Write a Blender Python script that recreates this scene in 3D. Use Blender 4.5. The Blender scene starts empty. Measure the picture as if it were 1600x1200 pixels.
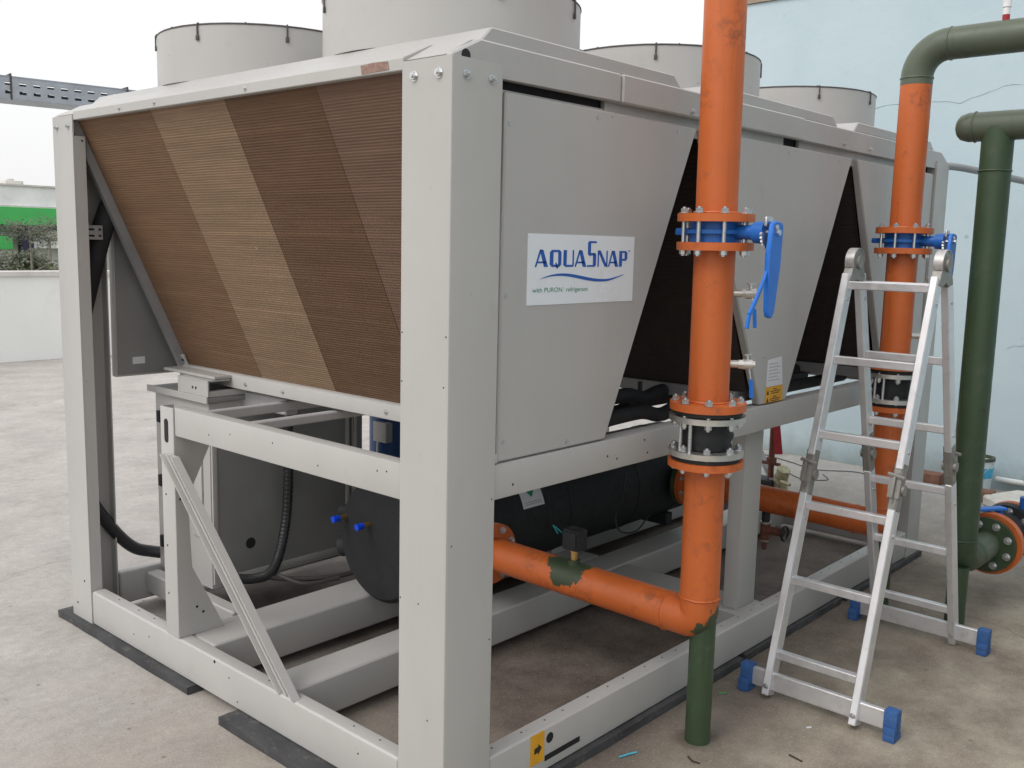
import bpy, bmesh, math, random
from mathutils import Vector, Matrix
random.seed(7)
scene = bpy.context.scene
C = scene.collection

# ------------------------------------------------------------------ camera
cam_d = bpy.data.cameras.new("camera"); cam = bpy.data.objects.new("camera", cam_d); C.objects.link(cam)
cam_d.sensor_width = 36.0; cam_d.lens = 36.0 * 1528.4 / 1600.0
cam_d.clip_start = 0.05; cam_d.clip_end = 2000
cr = Vector((0.66987976, -0.74214225, 0.02204501)); cu = Vector((0.09044862, 0.11103997, 0.98969145))
cf = Vector((0.73693972, 0.66098034, -0.14150917))
cam.matrix_world = Matrix(((cr.x, cu.x, -cf.x, -1.7219), (cr.y, cu.y, -cf.y, -1.7624), (cr.z, cu.z, -cf.z, 1.5866), (0, 0, 0, 1)))
scene.camera = cam
scene.render.resolution_x = 1024; scene.render.resolution_y = 768

# ------------------------------------------------------------------ sky, sun, exposure
SUN_AZ = Vector((-0.92, 0.16))          # horizontal direction towards the veiled sun
SUN_EL = math.radians(48)
w = bpy.data.worlds.new("World"); scene.world = w; w.use_nodes = True
nt = w.node_tree; nt.nodes.clear()
sky = nt.nodes.new("ShaderNodeTexSky"); sky.sky_type = 'NISHITA'; sky.sun_disc = False
sky.sun_elevation = SUN_EL; sky.sun_rotation = math.atan2(SUN_AZ.x, SUN_AZ.y)
sky.air_density = 1.0; sky.dust_density = 6.0; sky.ozone_density = 1.0
hs = nt.nodes.new("ShaderNodeHueSaturation"); hs.inputs['Saturation'].default_value = 0.28
mx = nt.nodes.new("ShaderNodeMix"); mx.data_type = 'RGBA'; mx.inputs[0].default_value = 0.60
mx.inputs[7].default_value = (13.6, 13.6, 13.65, 1)       # even cloud cover
bg = nt.nodes.new("ShaderNodeBackground"); bg.inputs['Strength'].default_value = 0.13
wo = nt.nodes.new("ShaderNodeOutputWorld")
nt.links.new(sky.outputs[0], hs.inputs['Color']); nt.links.new(hs.outputs[0], mx.inputs[6])
nt.links.new(mx.outputs[2], bg.inputs['Color']); nt.links.new(bg.outputs[0], wo.inputs['Surface'])
sl = bpy.data.lights.new("sun", 'SUN'); sl.energy = 1.1; sl.angle = math.radians(28); sl.color = (1.0, 0.965, 0.92)
so = bpy.data.objects.new("sun", sl); C.objects.link(so)
sd = Vector((SUN_AZ.x, SUN_AZ.y, 0)).normalized() * math.cos(SUN_EL) + Vector((0, 0, math.sin(SUN_EL)))
so.rotation_euler = (-sd).to_track_quat('-Z', 'Y').to_euler(); so.location = sd * 30
vs = scene.view_settings
vs.view_transform = 'Standard'; vs.look = 'None'; vs.gamma = 1.0; vs.use_curve_mapping = False; vs.exposure = -0.24

# ------------------------------------------------------------------ materials
M = {}
def new_mat(name):
    m = bpy.data.materials.new(name); m.use_nodes = True; M[name] = m
    n = m.node_tree; b = n.nodes["Principled BSDF"]
    return m, n, b
def noise(n, vec, scale, detail=4, rough=.55):
    t = n.nodes.new("ShaderNodeTexNoise"); t.inputs['Scale'].default_value = scale
    t.inputs['Detail'].default_value = detail; t.inputs['Roughness'].default_value = rough
    n.links.new(vec, t.inputs['Vector']); return t.outputs['Fac']
def ramp(n, fac, a, b, ca=0.0, cb=1.0):
    r = n.nodes.new("ShaderNodeMapRange"); r.inputs[1].default_value = a; r.inputs[2].default_value = b
    r.inputs[3].default_value = ca; r.inputs[4].default_value = cb; r.clamp = True
    n.links.new(fac, r.inputs[0]); return r.outputs[0]
def mixc(n, fac, a, b, blend='MIX'):
    x = n.nodes.new("ShaderNodeMix"); x.data_type = 'RGBA'; x.blend_type = blend
    if isinstance(fac, (int, float)): x.inputs[0].default_value = fac
    else: n.links.new(fac, x.inputs[0])
    for i, v in ((6, a), (7, b)):
        if isinstance(v, tuple): x.inputs[i].default_value = (*v, 1)
        else: n.links.new(v, x.inputs[i])
    return x.outputs[2]
def math_(n, op, a, b=None):
    x = n.nodes.new("ShaderNodeMath"); x.operation = op
    for i, v in enumerate((a, b)):
        if v is None: continue
        if isinstance(v, (int, float)): x.inputs[i].default_value = v
        else: n.links.new(v, x.inputs[i])
    return x.outputs[0]
def coord(n, kind='Object'):
    return n.nodes.new("ShaderNodeTexCoord").outputs[kind]
def bump(n, b, h, strength=.2, dist=.005):
    x = n.nodes.new("ShaderNodeBump"); x.inputs['Strength'].default_value = strength; x.inputs['Distance'].default_value = dist
    n.links.new(h, x.inputs['Height']); n.links.new(x.outputs[0], b.inputs['Normal'])
def plain(name, col, rough=.5, metal=0.0, var=.07, scale=5, dirt=None, dirt_amt=.35, bumpy=0, rvar=.08, spec=.5):
    m, n, b = new_mat(name); v = coord(n)
    f = noise(n, v, scale)
    c = mixc(n, ramp(n, f, .3, .7), tuple(x * (1 - var) for x in col), tuple(min(1, x * (1 + var)) for x in col))
    if dirt:
        d = noise(n, v, scale * 2.7, 6, .7)
        c = mixc(n, math_(n, 'MULTIPLY', ramp(n, d, .55, .75), dirt_amt), c, dirt)
    n.links.new(c, b.inputs['Base Color'])
    n.links.new(ramp(n, noise(n, v, scale * 4), .3, .7, max(0, rough - rvar), min(1, rough + rvar)), b.inputs['Roughness'])
    b.inputs['Metallic'].default_value = metal; b.inputs['Specular IOR Level'].default_value = spec
    if bumpy: bump(n, b, noise(n, v, scale * 14, 5), bumpy)
    return m
def sheet_paint(name, col, rough):
    """powder coated sheet steel: faint rain streaks, rubbed-in dust, slight oil-canning"""
    m, n, b = new_mat(name); v = coord(n)
    c = mixc(n, ramp(n, noise(n, v, 2.2, 4), .3, .7), tuple(x * .955 for x in col), tuple(x * 1.04 for x in col))
    mp = n.nodes.new("ShaderNodeMapping"); mp.inputs['Scale'].default_value = (5, 5, .55); n.links.new(v, mp.inputs['Vector'])
    c = mixc(n, ramp(n, noise(n, mp.outputs[0], 2.4, 6, .65), .52, .82, 0, .17), c, tuple(x * y for x, y in zip(col, (.74, .71, .66))))
    c = mixc(n, ramp(n, noise(n, v, 9, 7, .75), .60, .78, 0, .35), c, tuple(x * y for x, y in zip(col, (.70, .66, .60))))
    sp = n.nodes.new("ShaderNodeTexVoronoi"); sp.inputs['Scale'].default_value = 11; n.links.new(v, sp.inputs['Vector'])
    k = math_(n, 'MULTIPLY', ramp(n, sp.outputs['Distance'], .055, .03), ramp(n, noise(n, v, 3.3, 2), .50, .56, 0, .5))
    c = mixc(n, k, c, (.16, .13, .11))
    n.links.new(c, b.inputs['Base Color'])
    n.links.new(ramp(n, noise(n, v, 7, 5), .3, .7, rough - .08, rough + .10), b.inputs['Roughness'])
    h = math_(n, 'ADD', math_(n, 'MULTIPLY', noise(n, v, 2.1, 2), 1.0), math_(n, 'MULTIPLY', noise(n, v, 60, 3), .012))
    bump(n, b, h, .35, .022)
sheet_paint('cabinet_paint', (.435, .428, .415), .40)
sheet_paint('frame_paint', (.455, .447, .432), .43)
plain('inner_paint', (.42, .42, .42), .55, var=.05, scale=3)
plain('shaded_steel', (.27, .27, .265), .5, .2, var=.1, scale=4)  # grey darkened to carry the shade inside the machine
plain('galvanised', (.42, .46, .51), .42, .55, var=.10, scale=14)
plain('zinc', (.62, .63, .64), .32, .9, var=.12, scale=40)
plain('stainless', (.60, .585, .55), .36, .85, var=.08, scale=20, dirt=(.30, .27, .22), dirt_amt=.3)
plain('aluminium', (.76, .76, .78), .40, .70, var=.06, scale=9, dirt=(.35, .33, .32), dirt_amt=.30)
plain('cast_shell', (.55, .53, .52), .42, .7, var=.15, scale=30, dirt=(.2, .18, .17), dirt_amt=.5)
plain('cast_hinge', (.30, .29, .27), .5, .6, var=.18, scale=22, dirt=(.16, .14, .12), dirt_amt=.5)
plain('rubber', (.016, .017, .019), .62, var=.2, scale=12, bumpy=.1)
plain('insulation', (.018, .019, .022), .75, var=.2, scale=9, bumpy=.15)
plain('pad_rubber', (.055, .055, .058), .9, var=.3, scale=9, dirt=(.20, .18, .16), dirt_amt=.55, bumpy=.5)
plain('black_gap', (.010, .010, .012), .7)
plain('conduit', (.022, .023, .026), .5, var=.15)
plain('blue_cast', (.012, .125, .47), .42, var=.14, scale=15, dirt=(.02, .06, .18), dirt_amt=.4)
plain('blue_lever', (.012, .16, .62), .38, var=.08, scale=15, dirt=(.06, .09, .16), dirt_amt=.4)
plain('blue_foot', (.030, .105, .30), .62, var=.16, scale=30, dirt=(.22, .21, .2), dirt_amt=.45)
plain('compressor_blue', (.02, .075, .23), .4, var=.1)
plain('blue_cap', (.005, .07, .75), .4)
plain('brass', (.62, .42, .16), .32, .9, var=.15, scale=40)
plain('old_brass', (.44, .40, .26), .5, .6, var=.3, scale=40)
plain('rusty_pipe', (.17, .06, .04), .75, var=.35, scale=30, bumpy=.3)
plain('red_tag', (.36, .015, .025), .55, var=.2, scale=20)
plain('white_tape', (.78, .76, .77), .6, var=.1, scale=30)
plain('sticker_white', (.76, .80, .84), .32, var=.02, scale=3)
plain('paper_white', (.70, .71, .74), .5, var=.03, scale=3)
plain('print_blue', (.012, .10, .42), .4, var=.05)
plain('print_green', (.02, .26, .13), .45, var=.05)
plain('print_yellow', (.72, .36, .018), .5, var=.08, scale=20)
plain('print_black', (.03, .02, .015), .5)
plain('print_grey', (.42, .42, .46), .5)
plain('coil_frame', (.30, .30, .31), .5, .3, var=.1)
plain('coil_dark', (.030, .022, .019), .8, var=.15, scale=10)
plain('smudge', (.27, .17, .14), .7, var=.4, scale=60)
plain('bucket_white', (.60, .68, .72), .45, var=.15, scale=12)
plain('bucket_blue', (.05, .38, .62), .45, var=.12, scale=12)
plain('bucket_rim', (.06, .07, .04), .5, var=.2, scale=12)
plain('brick', (.22, .11, .075), .9, var=.25, scale=20, bumpy=.4)
plain('pvc', (.70, .71, .70), .45, var=.1, scale=12)
plain('plastic_green', (.08, .32, .10), .4, var=.2)
plain('plastic_teal', (.05, .55, .55), .4)
plain('straw_blue', (.10, .45, .60), .4)
plain('twig', (.05, .035, .025), .9)
plain('wire_dark', (.07, .06, .06), .6)
plain('wire_white', (.65, .66, .68), .5)
plain('building_white', (.88, .89, .90), .8, var=.10, scale=.6, dirt=(.42, .42, .43), dirt_amt=.35)
plain('building_green', (.07, .48, .12), .7, var=.10, scale=.8)
plain('building_navy', (.025, .022, .06), .6, var=.2)
plain('glass_dark', (.06, .08, .10), .12, var=.2)
plain('leaf_a', (.105, .125, .070), .6, var=.35, scale=1.5)
plain('leaf_b', (.19, .19, .10), .6, var=.35, scale=1.5)
plain('leaf_c', (.105, .115, .08), .6, var=.3, scale=1.5)
plain('bark', (.26, .23, .20), .9, var=.25, scale=8)
plain('parapet_paint', (.84, .85, .83), .8, var=.05, scale=.9, dirt=(.52, .5, .46), dirt_amt=.25, bumpy=.1)
plain('coping', (.62, .60, .57), .85, var=.12, scale=2, dirt=(.3, .28, .25), dirt_amt=.4)
plain('far_earth', (.14, .15, .09), .95, var=.3, scale=.1)
plain('roof_edge', (.36, .29, .22), .9, var=.3, scale=6, bumpy=.4)
plain('crack', (.30, .37, .39), .9)
plain('foam', (.66, .63, .58), .9, var=.12, scale=14, bumpy=.5)

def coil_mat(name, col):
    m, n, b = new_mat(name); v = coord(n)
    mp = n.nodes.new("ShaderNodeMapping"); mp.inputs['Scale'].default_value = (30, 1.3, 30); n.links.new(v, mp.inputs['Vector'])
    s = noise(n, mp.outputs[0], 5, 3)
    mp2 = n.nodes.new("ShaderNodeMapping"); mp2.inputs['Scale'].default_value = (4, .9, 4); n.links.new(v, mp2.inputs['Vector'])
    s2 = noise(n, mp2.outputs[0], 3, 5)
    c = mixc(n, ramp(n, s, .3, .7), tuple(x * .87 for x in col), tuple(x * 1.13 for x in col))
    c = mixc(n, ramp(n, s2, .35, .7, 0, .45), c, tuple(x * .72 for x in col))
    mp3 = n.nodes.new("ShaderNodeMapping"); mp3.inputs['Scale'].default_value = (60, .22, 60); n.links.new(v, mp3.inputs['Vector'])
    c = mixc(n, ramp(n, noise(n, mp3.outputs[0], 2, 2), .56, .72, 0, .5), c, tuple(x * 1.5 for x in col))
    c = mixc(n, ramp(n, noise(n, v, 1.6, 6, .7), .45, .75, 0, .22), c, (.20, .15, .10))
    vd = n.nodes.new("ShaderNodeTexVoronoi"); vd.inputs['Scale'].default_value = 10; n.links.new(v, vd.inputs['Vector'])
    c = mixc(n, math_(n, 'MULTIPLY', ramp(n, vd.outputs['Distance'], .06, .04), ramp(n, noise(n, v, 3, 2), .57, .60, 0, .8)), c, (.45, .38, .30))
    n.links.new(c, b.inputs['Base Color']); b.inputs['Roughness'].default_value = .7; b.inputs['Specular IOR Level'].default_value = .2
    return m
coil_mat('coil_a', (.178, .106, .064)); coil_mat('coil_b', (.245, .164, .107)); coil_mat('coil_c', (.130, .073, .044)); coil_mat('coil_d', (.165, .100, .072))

def pipe_paint(name, col, patches=(), patch_col=(.045, .066, .034), scuff=(.10, .045, .03)):
    """painted steel; patches = [(point, radius)] where touch-up primer was brushed on"""
    m, n, b = new_mat(name); v = coord(n)
    c = mixc(n, ramp(n, noise(n, v, 3.5, 5), .3, .7), tuple(x * .88 for x in col), tuple(x * 1.08 for x in col))
    sc = noise(n, v, 7.0, 6, .65); fine = noise(n, v, 46, 4, .7)
    k = math_(n, 'MULTIPLY', ramp(n, sc, .53, .68), ramp(n, fine, .40, .58))
    c = mixc(n, math_(n, 'MULTIPLY', k, .55), c, scuff)
    mpv = n.nodes.new("ShaderNodeMapping"); mpv.inputs['Scale'].default_value = (26, 26, 1.6); n.links.new(v, mpv.inputs['Vector'])
    run = noise(n, mpv.outputs[0], 1.7, 5, .6)
    c = mixc(n, ramp(n, run, .56, .70, 0, .45), c, tuple(x * .62 for x in col))
    vor = n.nodes.new("ShaderNodeTexVoronoi"); vor.inputs['Scale'].default_value = 9; n.links.new(v, vor.inputs['Vector'])
    chip = math_(n, 'MULTIPLY', ramp(n, math_(n, 'ADD', vor.outputs['Distance'], math_(n, 'MULTIPLY', fine, .16)), .19, .15), ramp(n, noise(n, v, 5, 2), .53, .57))
    c = mixc(n, math_(n, 'MULTIPLY', chip, .8), c, (.05, .03, .025))
    wob = noise(n, v, 13, 5, .6)
    for (pt, rad) in patches:
        d = n.nodes.new("ShaderNodeVectorMath"); d.operation = 'DISTANCE'; n.links.new(v, d.inputs[0]); d.inputs[1].default_value = pt
        e = math_(n, 'ADD', d.outputs['Value'], math_(n, 'MULTIPLY', math_(n, 'SUBTRACT', wob, .5), rad * 2.4))
        c = mixc(n, ramp(n, e, rad, rad * .95), c, patch_col)
    n.links.new(c, b.inputs['Base Color'])
    n.links.new(ramp(n, noise(n, v, 12), .3, .7, .36, .55), b.inputs['Roughness'])
    bump(n, b, math_(n, 'ADD', math_(n, 'MULTIPLY', noise(n, v, 90, 4), .3), noise(n, v, 18, 4)), .16, .004)
    return m
ORANGE = (.56, .128, .027)
pipe_paint('orange_paint', ORANGE)
pipe_paint('green_paint', (.040, .070, .034), scuff=(.10, .11, .085))
pipe_paint('pale_green_paint', (.095, .118, .082), scuff=(.07, .09, .06))

# concrete of the terrace
m, n, b = new_mat('concrete'); v = coord(n)
big = noise(n, v, .55, 6, .62); mid = noise(n, v, 2.4, 7, .66); fine = noise(n, v, 26, 6, .7)
mp = n.nodes.new("ShaderNodeMapping"); mp.inputs['Scale'].default_value = (1.0, 4.2, 1); mp.inputs['Rotation'].default_value = (0, 0, .5); n.links.new(v, mp.inputs['Vector'])
trowel = noise(n, mp.outputs[0], 3.2, 7, .7)
c = mixc(n, ramp(n, mid, .30, .70), (.375, .350, .328), (.56, .527, .500))
c = mixc(n, ramp(n, trowel, .48, .74, 0, .40), c, (.60, .58, .56))
c = mixc(n, ramp(n, fine, .30, .72, 0, .38), c, (.20, .185, .165))
# earth washed in round the machine: soil film with its own ragged outline
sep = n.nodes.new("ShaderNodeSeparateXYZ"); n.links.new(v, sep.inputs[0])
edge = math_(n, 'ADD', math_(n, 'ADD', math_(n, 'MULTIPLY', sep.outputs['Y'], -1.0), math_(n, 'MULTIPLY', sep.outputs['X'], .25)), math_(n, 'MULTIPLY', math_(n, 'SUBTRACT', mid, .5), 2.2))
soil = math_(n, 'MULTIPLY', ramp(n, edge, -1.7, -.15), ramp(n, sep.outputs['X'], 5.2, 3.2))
und_noise = noise(n, v, 2.2, 6, .7)
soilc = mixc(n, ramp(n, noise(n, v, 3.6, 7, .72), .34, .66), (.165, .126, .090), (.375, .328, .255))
und = math_(n, 'ADD', sep.outputs['Y'], math_(n, 'MULTIPLY', math_(n, 'SUBTRACT', und_noise, .5), .55))
shade_soil = math_(n, 'MULTIPLY', math_(n, 'MULTIPLY', ramp(n, und, -.42, .06), ramp(n, und, 2.25, 1.9)), math_(n, 'MULTIPLY', ramp(n, sep.outputs['X'], .0, .75), ramp(n, sep.outputs['X'], 4.0, 3.3)))  # dark soil under the machine, deepened to paint in the shade there
shade_soilc = mixc(n, ramp(n, noise(n, v, 4.5, 7, .75), .36, .68), (.072, .052, .042), (.185, .150, .125))
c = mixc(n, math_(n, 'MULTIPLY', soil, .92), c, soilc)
c = mixc(n, math_(n, 'MULTIPLY', shade_soil, .93), c, shade_soilc)
spk = n.nodes.new("ShaderNodeTexVoronoi"); spk.inputs['Scale'].default_value = 7.0; n.links.new(v, spk.inputs['Vector'])
c = mixc(n, math_(n, 'MULTIPLY', ramp(n, spk.outputs['Distance'], .07, .03), .55), c, (.07, .06, .05))
grit = noise(n, v, 130, 3, .7)
c = mixc(n, ramp(n, grit, .52, .75, 0, .45), c, (.15, .135, .12))
c = mixc(n, ramp(n, grit, .44, .28, 0, .35), c, (.66, .63, .60))
wv = n.nodes.new("ShaderNodeVectorMath"); wv.operation = 'ADD'; n.links.new(v, wv.inputs[0])
nz = n.nodes.new("ShaderNodeTexNoise"); nz.inputs['Scale'].default_value = 2.2; nz.inputs['Detail'].default_value = 6; n.links.new(v, nz.inputs['Vector'])
sc_ = n.nodes.new("ShaderNodeVectorMath"); sc_.operation = 'SCALE'; sc_.inputs['Scale'].default_value = .55; n.links.new(nz.outputs['Color'], sc_.inputs[0]); n.links.new(sc_.outputs[0], wv.inputs[1])
ck = n.nodes.new("ShaderNodeTexVoronoi"); ck.feature = 'DISTANCE_TO_EDGE'; ck.inputs['Scale'].default_value = .55; n.links.new(wv.outputs[0], ck.inputs['Vector'])
c = mixc(n, math_(n, 'MULTIPLY', ramp(n, ck.outputs['Distance'], .0035, .0012), ramp(n, big, .45, .6, 0, .6)), c, (.13, .115, .10))
smear = noise(n, v, 7.5, 8, .78)
c = mixc(n, ramp(n, smear, .58, .74, 0, .32), c, (.24, .215, .19))
dk = noise(n, v, 1.3, 6, .7)
c = mixc(n, ramp(n, dk, .56, .74, 0, .5), c, (.165, .15, .13))
for pt in ((.978, -.20, -.03), (2.55, -.18, -.03), (2.62, -.49, -.03)):       # grime left round the pipe feet
    dd = n.nodes.new("ShaderNodeVectorMath"); dd.operation = 'DISTANCE'; n.links.new(v, dd.inputs[0]); dd.inputs[1].default_value = pt
    e_ = math_(n, 'ADD', dd.outputs['Value'], math_(n, 'MULTIPLY', math_(n, 'SUBTRACT', smear, .5), .12))
    c = mixc(n, ramp(n, e_, .085, .05, 0, .55), c, (.10, .085, .068))
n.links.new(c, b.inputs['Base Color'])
n.links.new(ramp(n, mid, .3, .7, .72, .93), b.inputs['Roughness'])
bump(n, b, math_(n, 'ADD', fine, math_(n, 'MULTIPLY', trowel, .7)), .35, .006)

# pale blue rendered wall
m, n, b = new_mat('blue_plaster'); v = coord(n)
c = mixc(n, ramp(n, noise(n, v, 1.1, 6), .3, .7), (.45, .57, .625), (.53, .635, .68))
c = mixc(n, ramp(n, noise(n, v, 6, 6, .7), .58, .75, 0, .25), c, (.36, .46, .47))
sep = n.nodes.new("ShaderNodeSeparateXYZ"); n.links.new(v, sep.inputs[0])
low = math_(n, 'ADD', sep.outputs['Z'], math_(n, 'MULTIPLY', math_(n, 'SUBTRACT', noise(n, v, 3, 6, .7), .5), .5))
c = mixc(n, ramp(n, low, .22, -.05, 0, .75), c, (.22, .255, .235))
vor = n.nodes.new("ShaderNodeTexVoronoi"); vor.inputs['Scale'].default_value = 5; n.links.new(v, vor.inputs['Vector'])
c = mixc(n, math_(n, 'MULTIPLY', ramp(n, vor.outputs['Distance'], .09, .05), ramp(n, noise(n, v, 2), .5, .58, 0, .45)), c, (.2, .25, .25))
n.links.new(c, b.inputs['Base Color']); b.inputs['Roughness'].default_value = .85
bump(n, b, noise(n, v, 14, 6, .7), .22, .012)

# ------------------------------------------------------------------ mesh helpers
def box(bm, a, b_, bev=0, seg=2):
    a = Vector(a); b_ = Vector(b_)
    r = bmesh.ops.create_cube(bm, size=1, matrix=Matrix.Translation((a + b_) / 2) @ Matrix.Diagonal((*(b_ - a), 1)))
    if bev:
        es = list({e for vv in r['verts'] for e in vv.link_edges})
        bmesh.ops.bevel(bm, geom=es, offset=bev, segments=seg, affect='EDGES', profile=.6, clamp_overlap=True)
def frame_of(d, up=Vector((0, 0, 1))):
    d = d.normalized()
    if abs(d.dot(up)) > .99: up = Vector((1, 0, 0))
    s = d.cross(up).normalized(); t = s.cross(d).normalized()
    return s, t
def obox(bm, p0, p1, ww, hh, up=Vector((0, 0, 1)), bev=0, seg=1):
    """bar from p0 to p1, ww wide sideways, hh along the up side"""
    p0 = Vector(p0); p1 = Vector(p1); d = p1 - p0; s, t = frame_of(d, Vector(up))
    mt = Matrix((( s.x*ww, t.x*hh, d.x, (p0.x+p1.x)/2), (s.y*ww, t.y*hh, d.y, (p0.y+p1.y)/2), (s.z*ww, t.z*hh, d.z, (p0.z+p1.z)/2), (0,0,0,1)))
    r = bmesh.ops.create_cube(bm, size=1, matrix=mt)
    if bev:
        es = list({e for vv in r['verts'] for e in vv.link_edges})
        bmesh.ops.bevel(bm, geom=es, offset=bev, segments=seg, affect='EDGES', clamp_overlap=True)
def cyl(bm, p0, p1, r, r2=None, seg=24, caps=True, rot=0):
    p0 = Vector(p0); p1 = Vector(p1); r2 = r if r2 is None else r2
    s, t = frame_of(p1 - p0); A = []; B = []
    for k in range(seg):
        an = 2 * math.pi * k / seg + rot; d = s * math.cos(an) + t * math.sin(an)
        A.append(bm.verts.new(p0 + d * r)); B.append(bm.verts.new(p1 + d * r2))
    for k in range(seg):
        j = (k + 1) % seg; bm.faces.new((A[k], A[j], B[j], B[k]))
    if caps: bm.faces.new(A[::-1]); bm.faces.new(B)
def ring(bm, p0, p1, ri, ro, seg=32):
    p0 = Vector(p0); p1 = Vector(p1); s, t = frame_of(p1 - p0); L = [[], [], [], []]
    for k in range(seg):
        an = 2 * math.pi * k / seg; d = s * math.cos(an) + t * math.sin(an)
        for i, (p, r) in enumerate(((p0, ri), (p0, ro), (p1, ro), (p1, ri))): L[i].append(bm.verts.new(p + d * r))
    for k in range(seg):
        j = (k + 1) % seg
        for i in range(4): bm.faces.new((L[i][k], L[i][j], L[(i+1) % 4][j], L[(i+1) % 4][k]))
def tube(bm, pts, r, seg=16, caps=True, radii=None):
    pts = [Vector(p) for p in pts]; rows = []; s = None
    for i, p in enumerate(pts):
        d = (pts[min(i+1, len(pts)-1)] - pts[max(i-1, 0)]).normalized()
        if s is None: s, t = frame_of(d)
        else:
            s = (s - d * s.dot(d)).normalized(); t = s.cross(d).normalized()
        rr = radii[i] if radii else r
        rows.append([bm.verts.new(p + (s * math.cos(2*math.pi*k/seg) + t * math.sin(2*math.pi*k/seg)) * rr) for k in range(seg)])
    for a, b_ in zip(rows, rows[1:]):
        for k in range(seg): bm.faces.new((a[k], a[(k+1) % seg], b_[(k+1) % seg], b_[k]))
    if caps: bm.faces.new(rows[0][::-1]); bm.faces.new(rows[-1])
def smooth_path(P, nseg=8):
    P = [Vector(p) for p in P]; Q = [P[0] * 2 - P[1]] + P + [P[-1] * 2 - P[-2]]; out = []
    for i in range(1, len(Q) - 2):
        for k in range(nseg):
            t = k / nseg; a, b_, c_, d = Q[i-1:i+3]
            out.append(.5 * ((2*b_) + (c_-a)*t + (2*a-5*b_+4*c_-d)*t*t + (3*b_-a-3*c_+d)*t**3))
    return out + [P[-1]]
def elbow(p, d0, d1, R, nseg=10):
    """arc that comes in along d0, leaves along d1, corner at p"""
    p = Vector(p); d0 = Vector(d0); d1 = Vector(d1); c_ = p - d0 * R + d1 * R
    return [c_ - d1 * R * math.cos(a) + d0 * R * math.sin(a) for a in [k * math.pi / 2 / nseg for k in range(nseg + 1)]]
def prism(bm, poly, axis, a, b_, bev=0):
    """extrude a 2D outline along axis; outline coords are the other two axes in x,y,z order"""
    def P(q, h):
        l = list(q); l.insert('xyz'.index(axis), h); return Vector(l)
    A = [bm.verts.new(P(q, a)) for q in poly]; B = [bm.verts.new(P(q, b_)) for q in poly]
    fs = [bm.faces.new(A), bm.faces.new(B[::-1])]
    for i in range(len(poly)):
        j = (i + 1) % len(poly); fs.append(bm.faces.new((A[i], B[i], B[j], A[j])))
    if bev: bmesh.ops.bevel(bm, geom=list({e for f in fs for e in f.edges}), offset=bev, segments=1, affect='EDGES', clamp_overlap=True)
def new(): return bmesh.new()
def wloc(o):
    v = Vector((0, 0, 0))
    while o: v += o.location; o = o.parent
    return v
def obj(name, bm, mat, parent=None, origin=None, ang=32):
    """world-space bmesh -> one object (vertices made local to its parent)"""
    me = bpy.data.meshes.new(name); off = wloc(parent) if parent else Vector(origin or (0, 0, 0))
    bmesh.ops.recalc_face_normals(bm, faces=bm.faces)
    bm.transform(Matrix.Translation(-off)); bm.to_mesh(me); bm.free()
    me.polygons.foreach_set('use_smooth', [True] * len(me.polygons)); me.set_sharp_from_angle(angle=math.radians(ang))
    me.materials.append(M[mat]); o = bpy.data.objects.new(name, me); C.objects.link(o)
    if parent: o.parent = parent
    else: o.location = off
    return o
def tag(o, label, cat, group=None):
    o['label'] = label; o['category'] = cat
    if group: o['group'] = group
    return o
def thing(name, label, cat, loc, group=None):
    o = bpy.data.objects.new(name, None); C.objects.link(o); o.location = loc; o.empty_display_size = .1
    return tag(o, label, cat, group)
def struct(o): o['kind'] = 'structure'; return o
def part_box(name, a, b_, mat, parent, bev=.003, seg=1):
    bm = new(); box(bm, a, b_, bev, seg); return obj(name, bm, mat, parent)
_shared = {}
def inst(name, key, build, mat, parent, loc, rot=None):
    """alike pieces share one mesh; loc is a world position"""
    if key not in _shared:
        bm = new(); build(bm); bmesh.ops.recalc_face_normals(bm, faces=bm.faces)
        me = bpy.data.meshes.new(key); bm.to_mesh(me); bm.free()
        me.polygons.foreach_set('use_smooth', [True] * len(me.polygons)); me.set_sharp_from_angle(angle=.55); me.materials.append(M[mat]); _shared[key] = me
    o = bpy.data.objects.new(name, _shared[key]); C.objects.link(o); o.parent = parent
    o.location = Vector(loc) - wloc(parent)
    if rot is not None: o.rotation_mode = 'QUATERNION'; o.rotation_quaternion = Vector((0, 0, 1)).rotation_difference(Vector(rot))
    return o
def hex_bolt(r, h):
    def f(bm):
        cyl(bm, (0, 0, 0), (0, 0, .002), r * 1.35, seg=12)
        cyl(bm, (0, 0, .002), (0, 0, h), r, seg=6)
        cyl(bm, (0, 0, h), (0, 0, h * 1.35), r * .5, seg=8)
    return f
def bolt(parent, loc, dirn, r=.009, h=.009): return inst('bolt', 'bolt_%d_%d' % (r*1e4, h*1e4), hex_bolt(r, h), 'zinc', parent, loc, dirn)
def hole(parent, loc, dirn, r=.005):
    return inst('hole', 'hole_%d' % (r*1e4), lambda bm: cyl(bm, (0, 0, -.002), (0, 0, .0008), r, seg=10), 'black_gap', parent, loc, dirn)

G = -.03                                     # terrace level; the machine stands on pads at z = 0
L, W, H = 3.5475, 2.255, 2.044

# ------------------------------------------------------------------ setting
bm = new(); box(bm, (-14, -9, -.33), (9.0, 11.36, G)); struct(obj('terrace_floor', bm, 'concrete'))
bm = new(); box(bm, (-700, -700, -4.6), (700, 700, -4.0)); struct(obj('ground', bm, 'far_earth'))

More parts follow.
